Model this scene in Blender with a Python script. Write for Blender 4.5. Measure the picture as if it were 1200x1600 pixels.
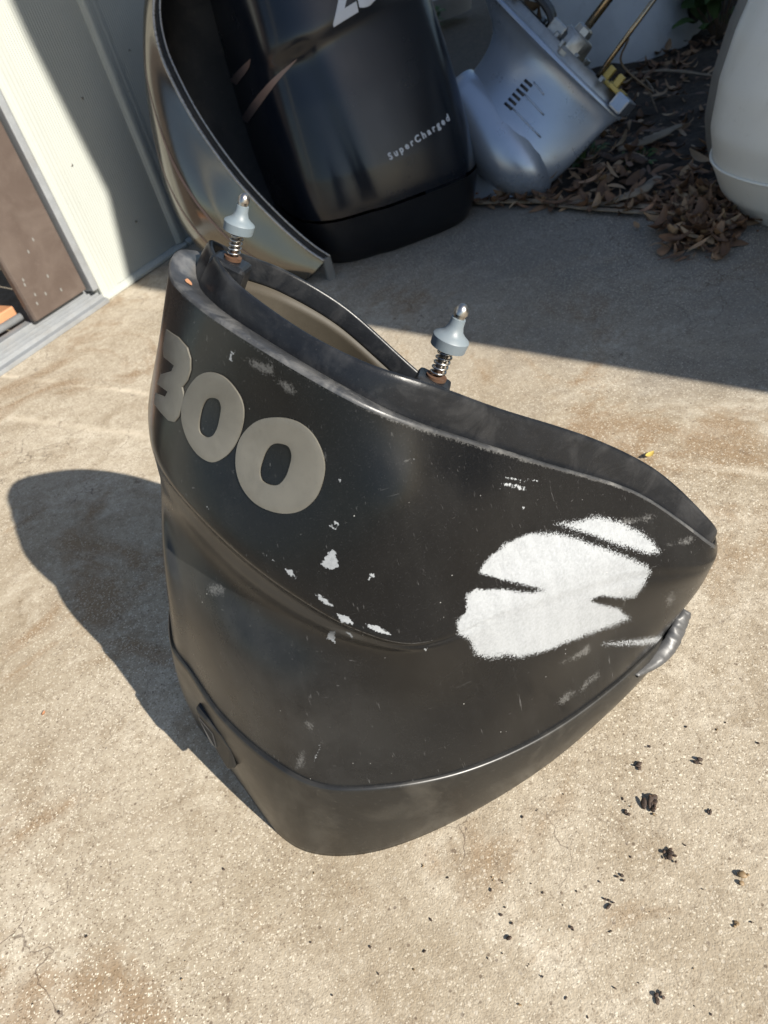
import bpy, bmesh, math, random
import numpy as np
from mathutils import Vector, Matrix, noise
from mathutils.bvhtree import BVHTree
from mathutils.geometry import delaunay_2d_cdt
random.seed(7); np.random.seed(7)
scene = bpy.context.scene
for o in list(bpy.data.objects): bpy.data.objects.remove(o)
COL = scene.collection

# ------------------------------------------------------------ camera
H = 0.85                      # height of the phone above the slab, metres
F = 1155.0                    # focal length in pixels of the 1200 x 1600 photograph
def cam_axes(vp=(1000, 2150)):
    n = np.array([vp[0]-600, vp[1]-800, F]); n /= np.linalg.norm(n)
    up = -n; fw = np.array([0, 0, 1.]); y = fw-fw.dot(up)*up; y /= np.linalg.norm(y)
    return np.array([np.cross(y, up), y, up])
R = cam_axes()
CP = np.array([0, 0, H])
def ray(u, v): return R@np.array([(u-600)/F, (v-800)/F, 1.])
def un(u, v, z=0.):           # photograph point at a known height -> place
    d = ray(u, v); return CP+d*((z-H)/d[2])
def U(u, v, q): return un(u, v, q*H)
def uny(u, v, y):             # photograph point at a known distance -> place
    d = ray(u, v); return CP+d*(y/d[1])
def pr(p):
    c = R.T@(np.asarray(p, float)-CP); return np.array([600+F*c[0]/c[2], 800+F*c[1]/c[2]])
cd = bpy.data.cameras.new('camera'); cam = bpy.data.objects.new('camera', cd); COL.objects.link(cam)
M = Matrix.Identity(4)
for i in range(3):
    M[i][0] = R[i, 0]; M[i][1] = -R[i, 1]; M[i][2] = -R[i, 2]; M[i][3] = CP[i]
cam.matrix_world = M
cd.sensor_width = 36; cd.lens = 36*F/1600; cd.clip_start = 0.02; cd.clip_end = 500
cd.dof.use_dof = True; cd.dof.focus_distance = 0.78; cd.dof.aperture_fstop = 9.0
scene.camera = cam

# ------------------------------------------------------------ sky, sun, exposure
EL = math.radians(31.0)
SH = np.array([-.655, .7556, 0.])             # the way shadows fall along the ground
sdir = np.array([SH[0]*math.cos(EL), SH[1]*math.cos(EL), -math.sin(EL)])
world = bpy.data.worlds.new('World'); scene.world = world; world.use_nodes = True
nt = world.node_tree; bg = nt.nodes['Background']
sky = nt.nodes.new('ShaderNodeTexSky'); sky.sky_type = 'NISHITA'; sky.sun_disc = False
sky.sun_elevation = EL; sky.sun_rotation = math.atan2(-sdir[0], -sdir[1]); sky.air_density = 1.0; sky.dust_density = 0.6
nt.links.new(sky.outputs[0], bg.inputs[0]); bg.inputs[1].default_value = 0.08
sl = bpy.data.lights.new('sun', 'SUN'); sl.energy = 5.0; sl.angle = math.radians(0.5); sl.color = (1, .94, .84)
sun = bpy.data.objects.new('sun', sl); COL.objects.link(sun)
sun.rotation_euler = Vector(sdir).to_track_quat('-Z', 'Y').to_euler(); sun.location = (3, -3, 4)
vs = scene.view_settings; vs.view_transform = 'Standard'; vs.look = 'None'; vs.gamma = 1; vs.use_curve_mapping = False
vs.exposure = 1.0
scene.render.engine = 'CYCLES'
scene.cycles.max_bounces = 5; scene.cycles.diffuse_bounces = 3; scene.cycles.glossy_bounces = 3; scene.cycles.transmission_bounces = 1; scene.cycles.caustics_reflective = False; scene.cycles.caustics_refractive = False

# ------------------------------------------------------------ helpers
def link(o, parent=None):
    COL.objects.link(o)
    if parent: o.parent = parent
    return o
def tag(o, label=None, cat=None, group=None, kind=None):
    if label: o['label'] = label
    if cat: o['category'] = cat
    if group: o['group'] = group
    if kind: o['kind'] = kind
    return o
def empty(name, loc=(0, 0, 0)):
    o = bpy.data.objects.new(name, None); o.location = loc; o.empty_display_size = .05
    COL.objects.link(o); return o
def mesh(name, V, Fc, mat=None, parent=None, smooth=True, loc=None):
    me = bpy.data.meshes.new(name)
    me.from_pydata([tuple(map(float, v)) for v in V], [], [tuple(map(int, f)) for f in Fc]); me.validate()
    if smooth: me.polygons.foreach_set('use_smooth', [True]*len(me.polygons))
    o = bpy.data.objects.new(name, me)
    if mat: me.materials.append(mat)
    link(o, parent)
    if parent is not None:
        o.matrix_parent_inverse = parent_matrix(parent).inverted()
    if loc is not None: o.location = loc
    return o
def parent_matrix(p):
    m = p.matrix_basis.copy()
    q = p
    while q.parent:
        m = q.parent.matrix_basis @ q.matrix_parent_inverse @ m; q = q.parent
    return m
def fix_normals(o):
    bm = bmesh.new(); bm.from_mesh(o.data); bmesh.ops.recalc_face_normals(bm, faces=bm.faces); bm.to_mesh(o.data); bm.free()
    return o
def sharp(o, a=35):
    o.data.set_sharp_from_angle(angle=math.radians(a)); return o
def bevel(o, w, seg=2, ang=35):
    m = o.modifiers.new('bevel', 'BEVEL'); m.width = w; m.segments = seg; m.limit_method = 'ANGLE'; m.angle_limit = math.radians(ang)
    return o
def grid_faces(nr, nc, closed=False, flip=False):
    f = []
    for i in range(nr-1):
        for j in range(nc if closed else nc-1):
            a, b = i*nc+j, i*nc+(j+1) % nc
            q = (a, b, b+nc, a+nc); f.append(q[::-1] if flip else q)
    return f
def box(name, o, ax, ay, az, mat, parent=None, bev=0.0):   # corner + three edge vectors
    o, ax, ay, az = map(np.asarray, (o, ax, ay, az))
    V = [o, o+ax, o+ax+ay, o+ay, o+az, o+ax+az, o+ax+ay+az, o+ay+az]
    ob = mesh(name, V, [(0, 3, 2, 1), (4, 5, 6, 7), (0, 1, 5, 4), (1, 2, 6, 5), (2, 3, 7, 6), (3, 0, 4, 7)], mat, parent, smooth=False)
    fix_normals(ob)
    if bev: bevel(ob, bev)
    return ob
def cr(P, per, closed=False):   # centripetal Catmull-Rom through control points, `per` samples a segment
    P = np.asarray(P, float); n = len(P); out = []
    segs = n if closed else n-1
    for i in range(segs):
        if closed: p0, p1, p2, p3 = P[(i-1) % n], P[i], P[(i+1) % n], P[(i+2) % n]
        else:
            p1, p2 = P[i], P[i+1]; p0 = P[i-1] if i else 2*p1-p2; p3 = P[i+2] if i+2 < n else 2*p2-p1
        k = lambda a, b: max(np.linalg.norm(a-b)**.5, 1e-4)
        t0 = 0; t1 = t0+k(p0, p1); t2 = t1+k(p1, p2); t3 = t2+k(p2, p3)
        for t in np.linspace(t1, t2, per, endpoint=False):
            A1 = (t1-t)/(t1-t0)*p0+(t-t0)/(t1-t0)*p1; A2 = (t2-t)/(t2-t1)*p1+(t-t1)/(t2-t1)*p2; A3 = (t3-t)/(t3-t2)*p2+(t-t2)/(t3-t2)*p3
            B1 = (t2-t)/(t2-t0)*A1+(t-t0)/(t2-t0)*A2; B2 = (t3-t)/(t3-t1)*A2+(t-t1)/(t3-t1)*A3
            out.append((t2-t)/(t2-t1)*B1+(t-t1)/(t2-t1)*B2)
    if not closed: out.append(P[-1])
    return np.array(out)
def frame_of(d):
    d = Vector(d).normalized(); a = d.orthogonal().normalized(); return np.array(d), np.array(a), np.array(d.cross(a))
def lathe_pts(base, axis, prof, n=24):        # prof: (distance along axis, radius)
    d, a, b = frame_of(axis); V = []; base = np.asarray(base)
    for h, r in prof:
        for k in range(n):
            t = 2*math.pi*k/n; V.append(base+d*h+(a*math.cos(t)+b*math.sin(t))*r)
    f = grid_faces(len(prof), n, True); f.append(tuple(range(n))[::-1]); f.append(tuple(range((len(prof)-1)*n, len(prof)*n)))
    return V, f
def lathe(name, base, axis, prof, mat, parent=None, n=24):
    return sharp(fix_normals(mesh(name, *lathe_pts(base, axis, prof, n), mat, parent)), 38)
def tube_pts(P, r, n=8, rr=None):
    P = [np.asarray(p, float) for p in P]; V = []; f = []
    prev = None
    for i, p in enumerate(P):
        d = P[min(i+1, len(P)-1)]-P[max(i-1, 0)]; d = d/np.linalg.norm(d)
        if prev is None: _, a, _ = frame_of(d)
        else:
            a = prev-d*prev.dot(d); a /= np.linalg.norm(a)
        prev = a; b = np.cross(d, a); q = r if rr is None else rr[i]
        for k in range(n):
            t = 2*math.pi*k/n; V.append(p+(a*math.cos(t)+b*math.sin(t))*q)
    f = grid_faces(len(P), n, True); f.append(tuple(range(n))[::-1]); f.append(tuple(range((len(P)-1)*n, len(P)*n)))
    return V, f
def tube(name, P, r, mat, parent=None, n=8, rr=None):
    return fix_normals(mesh(name, *tube_pts(P, r, n, rr), mat, parent))

# ------------------------------------------------------------ materials
class NB:
    def __init__(s, name):
        s.m = bpy.data.materials.new(name); s.m.use_nodes = True; s.t = s.m.node_tree; s.N = s.t.nodes; s.L = s.t.links
        s.b = s.N['Principled BSDF']
    def n(s, typ, **kw):
        x = s.N.new('ShaderNode'+typ)
        for k, v in kw.items():
            if k in x.inputs: 
                if hasattr(v, 'links') or isinstance(v, bpy.types.NodeSocket): s.L.new(v, x.inputs[k])
                else: x.inputs[k].default_value = v
            else: setattr(x, k, v)
        return x
    def link(s, a, b): s.L.new(a, b)
    def coord(s, kind='Object'): return s.n('TexCoord').outputs[kind]
    def noise(s, vec, scale, detail=4, rough=.55, dist=0):
        x = s.n('TexNoise', Scale=scale, Detail=detail, Roughness=rough, Distortion=dist); s.link(vec, x.inputs['Vector']); return x.outputs['Fac']
    def ramp(s, fac, stops):
        x = s.n('ValToRGB'); s.link(fac, x.inputs[0]); e = x.color_ramp.elements
        while len(e) < len(stops): e.new(.5)
        for el, (p, c) in zip(e, stops):
            el.position = p; el.color = (c, c, c, 1) if isinstance(c, (int, float)) else (*c, 1)
        return x.outputs[0]
    def mix(s, fac, a, b, mode='MIX'):
        x = s.n('Mix', data_type='RGBA', blend_type=mode)
        for v, i in ((fac, 0), (a, 6), (b, 7)):
            if isinstance(v, bpy.types.NodeSocket): s.link(v, x.inputs[i])
            else: x.inputs[i].default_value = v if i == 0 else (*v, 1)
        return x.outputs[2]
    def math(s, op, a, b=0., c=None, clamp=False):
        x = s.n('Math', operation=op, use_clamp=clamp)
        for i, v in enumerate((a, b) if c is None else (a, b, c)):
            if isinstance(v, bpy.types.NodeSocket): s.link(v, x.inputs[i])
            else: x.inputs[i].default_value = v
        return x.outputs[0]
    def map(s, v, a, b, c=0., d=1.):
        x = s.n('MapRange'); x.clamp = True; s.link(v, x.inputs[0])
        for i, q in enumerate((a, b, c, d)): x.inputs[i+1].default_value = q
        return x.outputs[0]
    def attr(s, name): return s.n('Attribute', attribute_name=name).outputs['Fac']
    def bump(s, h, strength=.3, dist=.002, normal=None):
        x = s.n('Bump', Strength=strength, Distance=dist); s.link(h, x.inputs['Height'])
        if normal is not None: s.link(normal, x.inputs['Normal'])
        s.link(x.outputs[0], s.b.inputs['Normal']); return x.outputs[0]
    def set(s, **kw):
        for k, v in kw.items():
            k = k.replace('_', ' ')
            if isinstance(v, bpy.types.NodeSocket): s.link(v, s.b.inputs[k])
            else: s.b.inputs[k].default_value = (*v, 1) if isinstance(v, tuple) and len(v) == 3 else v
        return s.m
def worn(name, col, rough=.4, metallic=0., var=.25, scale=14, bump=.06, dirt=(.12, .10, .08), dirt_amt=.25, coat=0., spec=.5):
    b = NB(name); v = b.coord()
    n1 = b.noise(v, scale, 5, .6); n2 = b.noise(v, scale*7, 3, .6); n3 = b.noise(v, scale*.35, 4, .65, .6)
    dark = tuple(c*(1-var) for c in col)
    c = b.mix(n1, dark, col)
    c = b.mix(b.math('MULTIPLY', b.map(n3, .48, .75), dirt_amt), c, dirt)
    c = b.mix(b.math('MULTIPLY', b.map(n2, .62, .74), dirt_amt*.6), c, dirt)
    r = b.math('ADD', b.math('MULTIPLY', b.math('SUBTRACT', n1, .5), .25), rough)
    b.bump(n2, bump, .001)
    return b.set(Base_Color=c, Roughness=r, Metallic=metallic, Coat_Weight=coat, Specular_IOR_Level=spec)

MAT = {}
# weathered black paint of the cowling: the chips, scuffs, dusty film and painted reflections are attributes of the shell
def cowl_paint(name, band=False):
    b = NB(name); v = b.coord()
    fine = b.noise(v, 900, 2, .6); mid = b.noise(v, 40, 6, .65); big = b.noise(v, 6, 5, .6, .8); grain = b.noise(v, 420, 5, .8)
    streak_map = b.n('Mapping'); b.link(v, streak_map.inputs[0]); streak_map.inputs['Scale'].default_value = (30, 30, 5)
    streak = b.noise(streak_map.outputs[0], 1.0, 5, .65)
    base = b.mix(big, (.0016, .0019, .0026), (.0046, .0049, .0056))
    flake = b.map(fine, .66, .74)
    base = b.mix(b.math('MULTIPLY', b.map(b.noise(v, 520, 3, .7), .55, .75), .4), base, (.017, .017, .019))
    base = b.mix(b.math('MULTIPLY', flake, .4), base, (.06, .06, .065))
    dust_sheen_amt = b.math('ADD', b.math('MULTIPLY', b.attr('dust_sheen'), b.map(b.noise(v, 4.2, 6, .68, .6), .36, .62, .15, 1.25)), b.math('MULTIPLY', b.map(streak, .5, .8), .035))  # dusty film, including the pale reflections painted into it
    scm_ = b.n('Mapping'); b.link(v, scm_.inputs[0]); scm_.inputs['Scale'].default_value = (260, 260, 14); scm_.inputs['Rotation'].default_value = (.3, .5, .2)
    scr = b.map(b.noise(scm_.outputs[0], 1., 3, .6), .67, .72)
    scn_ = b.n('Mapping'); b.link(v, scn_.inputs[0]); scn_.inputs['Scale'].default_value = (18, 200, 320); scn_.inputs['Rotation'].default_value = (.2, .55, .9)
    scr2 = b.map(b.noise(scn_.outputs[0], 1., 3, .6), .69, .74)
    base = b.mix(b.math('MULTIPLY', b.math('ADD', b.math('MULTIPLY', scr, .5), b.math('MULTIPLY', scr2, .55)), b.map(mid, .4, .65)), base, (.12, .12, .12))
    base = b.mix(dust_sheen_amt, base, (.12, .12, .116))
    sc = b.math('ADD', b.attr('d_scuff_hl'), b.math('MULTIPLY', b.math('SUBTRACT', grain, .5), 34.)); sc = b.math('ADD', sc, b.math('MULTIPLY', b.math('SUBTRACT', mid, .5), 18.))
    scm = b.map(sc, -2., 4.)
    base = b.mix(b.math('MULTIPLY', scm, .30), base, (.26, .26, .255))
    jag = b.noise(v, 330, 3, .7); gs = b.math('SUBTRACT', grain, .5); fs = b.math('SUBTRACT', fine, .5)
    chm1 = b.map(b.math('ADD', b.attr('d_chip'), b.math('MULTIPLY', b.math('SUBTRACT', jag, .5), 11.)), -.3, .6)
    # the big worn patch: crisp lower edge, grainy upper left edge
    px_ = b.math('ADD', b.math('ADD', b.attr('d_patch'), b.math('MULTIPLY', b.math('SUBTRACT', mid, .5), 8.)), b.math('MULTIPLY', b.math('ADD', b.math('MULTIPLY', gs, 30.), b.math('MULTIPLY', fs, 22.)), b.map(big, .35, .6, .35, 1.2)))
    chm2 = b.map(px_, -.8, 1.4)
    chm = b.math('MAXIMUM', chm1, chm2)
    bm_ = b.n('Mapping'); b.link(v, bm_.inputs[0]); bm_.inputs['Scale'].default_value = (60, 60, 14); bm_.inputs['Rotation'].default_value = (.2, -.9, .4)
    bands = b.noise(bm_.outputs[0], 1., 3, .6)
    white = b.mix(b.map(b.noise(v, 300, 5, .7), .3, .7), (.20, .21, .222), (.285, .30, .313))
    white = b.mix(b.math('MULTIPLY', b.map(bands, .42, .66), .3), white, (.33, .345, .36))
    white = b.mix(b.math('MULTIPLY', b.map(fine, .60, .68), .35), white, (.09, .09, .09))
    base = b.mix(chm, base, white)
    speck = b.n('TexVoronoi', Scale=85.); b.link(v, speck.inputs['Vector'])
    sp = b.math('MULTIPLY', b.map(speck.outputs['Distance'], .06, .03), b.map(b.noise(v, 30, 2), .55, .62))
    base = b.mix(b.math('MULTIPLY', sp, .7), base, (.55, .55, .53))
    r = b.math('ADD', b.map(big, .3, .7, .16, .30), b.math('MULTIPLY', dust_sheen_amt, .35)); r = b.math('ADD', r, b.math('MULTIPLY', chm, .35), clamp=True)
    b.bump(fine, .06, .0004)
    return b.set(Base_Color=base, Roughness=r, Specular_IOR_Level=.29)
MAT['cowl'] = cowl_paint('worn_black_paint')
MAT['band'] = worn('dull_black_band', (.013, .0128, .0122), .36, var=.45, scale=26, dirt=(.085, .078, .066), dirt_amt=.4)
MAT['lip'] = worn('black_moulded_lip', (.012, .0135, .0165), .34, var=.5, scale=60, dirt=(.07, .07, .072), dirt_amt=.35, bump=.15, spec=.28)
MAT['ledge'] = worn('scuffed_ledge', (.045, .047, .051), .38, var=.6, scale=70, dirt=(.24, .235, .225), dirt_amt=.5, bump=.12)
MAT['inside'] = worn('brown_inner_face', (.042, .035, .024), .65, var=.35, scale=30, dirt=(.05, .04, .03), dirt_amt=.4)
MAT['digit'] = worn('grey_raised_numeral', (.138, .131, .112), .40, var=.3, scale=38, dirt=(.065, .06, .05), dirt_amt=.6)
MAT['steel'] = worn('spring_steel', (.55, .53, .50), .3, 1., var=.3, scale=90, dirt=(.25, .13, .06), dirt_amt=.35)
MAT['cone'] = worn('blue_grey_plastic', (.14, .175, .20), .5, var=.25, scale=70, dirt=(.2, .2, .2), dirt_amt=.3)
MAT['rust'] = worn('rusty_washer', (.11, .055, .03), .7, .3, var=.5, scale=200)
MAT['torn'] = worn('torn_grey_film', (.075, .075, .077), .45, var=.5, scale=40, dirt=(.05, .05, .05), dirt_amt=.4)
MAT['black'] = worn('glossy_black_paint', (.0055, .0085, .015), .24, var=.3, spec=.45, scale=8, dirt=(.02, .019, .018), dirt_amt=.35, bump=.01)
MAT['blackband'] = worn('satin_black_band', (.008, .009, .012), .34, var=.3, scale=10, bump=.02, dirt=(.05, .05, .05))
MAT['dark'] = worn('dark_grey_gloss', (.20, .185, .16), .16, .85, var=.15, scale=5, dirt=(.06, .055, .05), dirt_amt=.25, bump=.01)
MAT['trim'] = worn('bright_edge_trim', (.42, .40, .37), .28, .6, var=.3, scale=40)
MAT['pink'] = worn('faded_pin_stripe', (.22, .15, .13), .4)
MAT['void'] = worn('matt_black_inside', (.006, .006, .006), .7)
MAT['white'] = worn('white_gelcoat', (.76, .78, .80), .34, var=.1, scale=9, dirt=(.32, .32, .29), dirt_amt=.35, bump=.03)
MAT['cream'] = worn('cream_gelcoat', (.86, .85, .79), .34, var=.06, scale=7, dirt=(.45, .42, .34), dirt_amt=.3, bump=.03)
MAT['silver'] = worn('silver_blue_paint', (.38, .43, .51), .3, .55, var=.14, scale=10, dirt=(.14, .14, .14), dirt_amt=.3, bump=.03)
MAT['cast'] = worn('bare_cast_alloy', (.42, .42, .41), .42, .8, var=.35, scale=60, dirt=(.14, .13, .11), dirt_amt=.5, bump=.2)
MAT['shaft'] = worn('brassy_shaft', (.42, .33, .22), .25, 1., var=.3, scale=60)
MAT['yellow'] = worn('yellow_plastic', (.55, .40, .10), .45, var=.25, scale=40, dirt=(.2, .15, .06))
MAT['hose'] = worn('black_hose', (.02, .02, .022), .45, var=.4, scale=60)
MAT['greyedge'] = worn('grey_moulded_edge', (.20, .20, .19), .5, var=.3, scale=20)
MAT['letter'] = worn('pale_lettering', (.62, .64, .68), .4, var=.1)
MAT['brown'] = worn('brown_painted_door', (.085, .063, .052), .45, var=.25, scale=18, dirt=(.17, .14, .12), dirt_amt=.3, bump=.05)
MAT['alu'] = worn('aluminium_track', (.30, .315, .33), .45, .35, var=.25, scale=30, dirt=(.20, .18, .15), dirt_amt=.35)
MAT['wood'] = worn('orange_wood', (.50, .24, .12), .6, var=.35, scale=25)
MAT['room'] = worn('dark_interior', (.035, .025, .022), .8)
MAT['bark'] = worn('dry_bark', (.34, .265, .185), .85, var=.6, scale=28, bump=.6, dirt=(.06, .045, .035), dirt_amt=.6)
MAT['twig'] = worn('dry_twig', (.20, .14, .085), .8, var=.5, scale=60)
MAT['seed'] = worn('dark_seed_husk', (.05, .03, .02), .7, var=.6, scale=300, dirt=(.20, .12, .07), dirt_amt=.8, bump=.5)
MAT['nut'] = worn('tan_seed', (.24, .16, .08), .6, var=.4, scale=200)
MAT['render'] = worn('painted_house_wall', (.55, .52, .47), .8, var=.15, scale=4)
def wall_metal():
    b = NB('cream_ribbed_siding'); v = b.coord(); n1 = b.noise(v, 5, 5, .6); n2 = b.noise(v, 40, 4, .6)
    c = b.mix(n1, (.32, .335, .31), (.37, .38, .35)); c = b.mix(b.math('MULTIPLY', b.map(n2, .58, .8), .3), c, (.42, .41, .35))
    spot = b.n('TexVoronoi', Scale=9.); b.link(v, spot.inputs['Vector'])
    c = b.mix(b.math('MULTIPLY', b.map(spot.outputs['Distance'], .035, .02), .6), c, (.10, .08, .06))
    w = b.n('TexWave', wave_type='BANDS', bands_direction='X', Scale=34., Distortion=.3, Detail=1.); b.link(v, w.inputs['Vector'])
    b.bump(w.outputs['Fac'], .6, .0014)
    return b.set(Base_Color=c, Roughness=.48)
MAT['siding'] = wall_metal()
def concrete():
    b = NB('weathered_concrete'); v = b.coord()
    big = b.noise(v, 1.6, 4, .6, .4); mid = b.noise(v, 9, 6, .68); fine = b.noise(v, 75, 5, .72); pat = b.noise(v, 3.1, 5, .68, .8)
    c = b.mix(b.map(big, .3, .7), (.31, .255, .18), (.49, .43, .34))
    c = b.mix(b.math('MULTIPLY', b.map(mid, .47, .64), .65), c, (.25, .195, .13))
    c = b.mix(b.math('MULTIPLY', b.map(b.noise(v, 4.5, 5, .7, .3), .52, .62), .55), c, (.58, .52, .42))
    c = b.mix(b.math('MULTIPLY', b.map(pat, .53, .62), .75), c, (.24, .16, .09))
    c = b.mix(b.math('MULTIPLY', b.map(b.noise(v, 21, 5, .78, .5), .60, .72), .75), c, (.125, .085, .055))
    c = b.mix(b.math('MULTIPLY', b.map(fine, .48, .72), .5), c, (.20, .155, .105))
    # grey grime along the bed at the back, painted dark to deepen its shade
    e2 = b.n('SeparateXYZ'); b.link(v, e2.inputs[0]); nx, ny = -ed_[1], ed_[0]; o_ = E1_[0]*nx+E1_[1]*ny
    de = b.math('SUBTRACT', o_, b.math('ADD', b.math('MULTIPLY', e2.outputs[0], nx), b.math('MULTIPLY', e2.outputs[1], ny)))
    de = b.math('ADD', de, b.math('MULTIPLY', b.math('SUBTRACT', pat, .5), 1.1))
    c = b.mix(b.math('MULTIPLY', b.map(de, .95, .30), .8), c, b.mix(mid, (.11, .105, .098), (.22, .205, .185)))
    c = b.mix(b.math('MULTIPLY', b.map(b.noise(v, 34, 5, .8), .53, .68), .45), c, (.17, .13, .09))
    wear = b.map(b.noise(v, 1.3, 4, .6), .36, .56, .35, 1.)      # aggregate shows where the paste has worn off
    wn = b.n('TexNoise', Scale=150., Detail=2.); b.link(v, wn.inputs['Vector']); ws = b.n('VectorMath', operation='SCALE'); b.link(wn.outputs['Color'], ws.inputs[0]); ws.inputs['Scale'].default_value = .006
    wv = b.n('VectorMath', operation='ADD'); b.link(v, wv.inputs[0]); b.link(ws.outputs[0], wv.inputs[1])
    ag = b.n('TexVoronoi', Scale=400., Randomness=1.); b.link(wv.outputs[0], ag.inputs['Vector'])
    agr = b.n('SeparateColor'); b.link(ag.outputs['Color'], agr.inputs[0])
    core = b.map(ag.outputs['Distance'], .62, .28)
    c = b.mix(b.math('MULTIPLY', b.math('MULTIPLY', b.map(agr.outputs[0], .60, .9), core), b.math('MULTIPLY', wear, .9)), c, (.72, .655, .53))
    c = b.mix(b.math('MULTIPLY', b.math('MULTIPLY', b.map(agr.outputs[1], .58, .9), core), b.math('MULTIPLY', wear, .85)), c, (.12, .085, .055))
    st = b.n('TexVoronoi', Scale=150.); b.link(v, st.inputs['Vector']); stc = b.n('SeparateColor'); b.link(st.outputs['Color'], stc.inputs[0])
    sd_ = b.math('ADD', st.outputs['Distance'], b.math('MULTIPLY', b.math('SUBTRACT', fine, .5), .3))
    c = b.mix(b.math('MULTIPLY', b.math('MULTIPLY', b.map(stc.outputs[2], .86, .97), b.map(sd_, .34, .22)), .35), c, (.68, .62, .52))
    c = b.mix(b.math('MULTIPLY', b.math('MULTIPLY', b.map(stc.outputs[0], .93, .98), b.map(sd_, .34, .2)), .7), c, (.09, .06, .04))
    sep = b.n('SeparateXYZ'); b.link(v, sep.inputs[0])           # two pale trowel lines across the slab
    for (p, q), wd, amt in ((((97, 598), (1200, 740)), .014, .75), (((40, 655), (1180, 815)), .018, .4)):
        A, B = un(*p), un(*q); d = (B-A)/np.linalg.norm(B-A); nx, ny = -d[1], d[0]; off = A[0]*nx+A[1]*ny
        e = b.math('ADD', b.math('MULTIPLY', sep.outputs[0], nx), b.math('MULTIPLY', sep.outputs[1], ny))
        e = b.math('ABSOLUTE', b.math('SUBTRACT', b.math('ADD', e, b.math('MULTIPLY', b.math('SUBTRACT', mid, .5), .03)), off))
        c = b.mix(b.math('MULTIPLY', b.map(e, wd, .001), b.math('MULTIPLY', b.map(pat, .62, .42), amt)), c, (.64, .56, .44))
    cv = b.n('TexVoronoi', Scale=6., feature='DISTANCE_TO_EDGE')  # hairline cracks
    vd = b.n('VectorMath', operation='ADD'); b.link(v, vd.inputs[0])
    nz = b.n('TexNoise', Scale=13., Detail=4.); b.link(v, nz.inputs['Vector'])
    vm = b.n('VectorMath', operation='SCALE'); b.link(nz.outputs['Color'], vm.inputs[0]); vm.inputs['Scale'].default_value = .11
    b.link(vm.outputs[0], vd.inputs[1]); b.link(vd.outputs[0], cv.inputs['Vector'])
    crk = b.math('MULTIPLY', b.map(cv.outputs['Distance'], .007, .002), b.map(big, .47, .58))
    c = b.mix(b.math('MULTIPLY', crk, .7), c, (.085, .06, .045))
    hgt = b.math('ADD', b.math('MULTIPLY', ag.outputs['Distance'], -.5), b.math('MULTIPLY', fine, .9))
    b.bump(hgt, .5, .0013)
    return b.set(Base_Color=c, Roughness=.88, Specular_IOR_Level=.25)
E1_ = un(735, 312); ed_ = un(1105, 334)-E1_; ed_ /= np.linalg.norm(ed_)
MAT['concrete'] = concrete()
def soil():
    b = NB('dark_leafy_soil'); v = b.coord(); n = b.noise(v, 30, 8, .7)
    c = b.ramp(n, [(.3, (.018, .013, .010)), (.55, (.05, .037, .026)), (.75, (.10, .072, .05))]); b.bump(n, 1., .02)
    return b.set(Base_Color=c, Roughness=.95)
MAT['soil'] = soil()
def leafmat(name, stops):
    b = NB(name); v = b.coord(); a = b.attr('tone'); c = b.ramp(a, stops); n = b.noise(v, 90, 4)
    c = b.mix(b.math('MULTIPLY', n, .4), c, (.06, .04, .025)); b.bump(n, .4, .002)
    return b.set(Base_Color=c, Roughness=.7)
MAT['leaf'] = leafmat('dead_leaf', [(0, (.09, .05, .03)), (.3, (.22, .115, .06)), (.55, (.34, .22, .125)), (.8, (.42, .30, .18)), (1, (.42, .19, .11))])
MAT['green'] = leafmat('green_leaf', [(0, (.022, .055, .014)), (.6, (.05, .115, .025)), (1, (.10, .17, .04))])

# ------------------------------------------------------------ the ground
E1, E2 = un(735, 312), un(1105, 334); ed = (E2-E1)/np.linalg.norm(E2-E1)
A0, A1 = E1-ed*6, E2+ed*5
def slab():
    en = np.array([-ed[1], ed[0], 0]); N = 120
    edge = []
    for i in range(N+1):
        p = A0+(A1-A0)*i/N; edge.append(p+en*.02*(noise.noise(Vector((i*.9, 0, 3)))))
    V = [(*p[:2], 0) for p in edge]+[(*p[:2], -.09) for p in edge]+[(9, -9, 0), (-9, -9, 0), (-9, 6, 0)]
    f = [(i, i+1, i+N+2, i+N+1) for i in range(N)]
    f.append(tuple(range(N+1))[::-1]+(2*N+4, 2*N+3, 2*N+2))
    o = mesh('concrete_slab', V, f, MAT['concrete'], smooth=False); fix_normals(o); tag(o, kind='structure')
    if o.data.polygons[-1].normal.z < 0:
        for p in o.data.polygons: p.flip()
slab()
def terrain():
    n = 80; V = []
    for i in range(n+1):
        for j in range(n+1):
            x = -30+60*i/n; y = -30+60*j/n
            V.append((x, y, -.06+.0*x))
    tag(mesh('ground', V, grid_faces(n+1, n+1, flip=True), MAT['soil']), kind='structure')
    # the planting bed beyond the slab, finer
    V = []; n1, n2 = 90, 50; en = np.array([-ed[1], ed[0], 0])
    for i in range(n1):
        for j in range(n2):
            p = E1-ed*.5+ed*(4.0*i/(n1-1))+en*(2.6*j/(n2-1))
            z = -.012+.03*noise.fractal(Vector((p[0]*3, p[1]*3, 0)), 1., 2., 4)+.02*noise.noise(Vector((p[0]*16, p[1]*16, 4)))+min(.05, .05*j/6)
            V.append((p[0], p[1], min(z, -.004) if j == 0 else z))
    tag(mesh('planting_bed', V, grid_faces(n1, n2, flip=False), MAT['soil']), kind='structure')
    fix_normals(bpy.data.objects['planting_bed'])
terrain()

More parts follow.
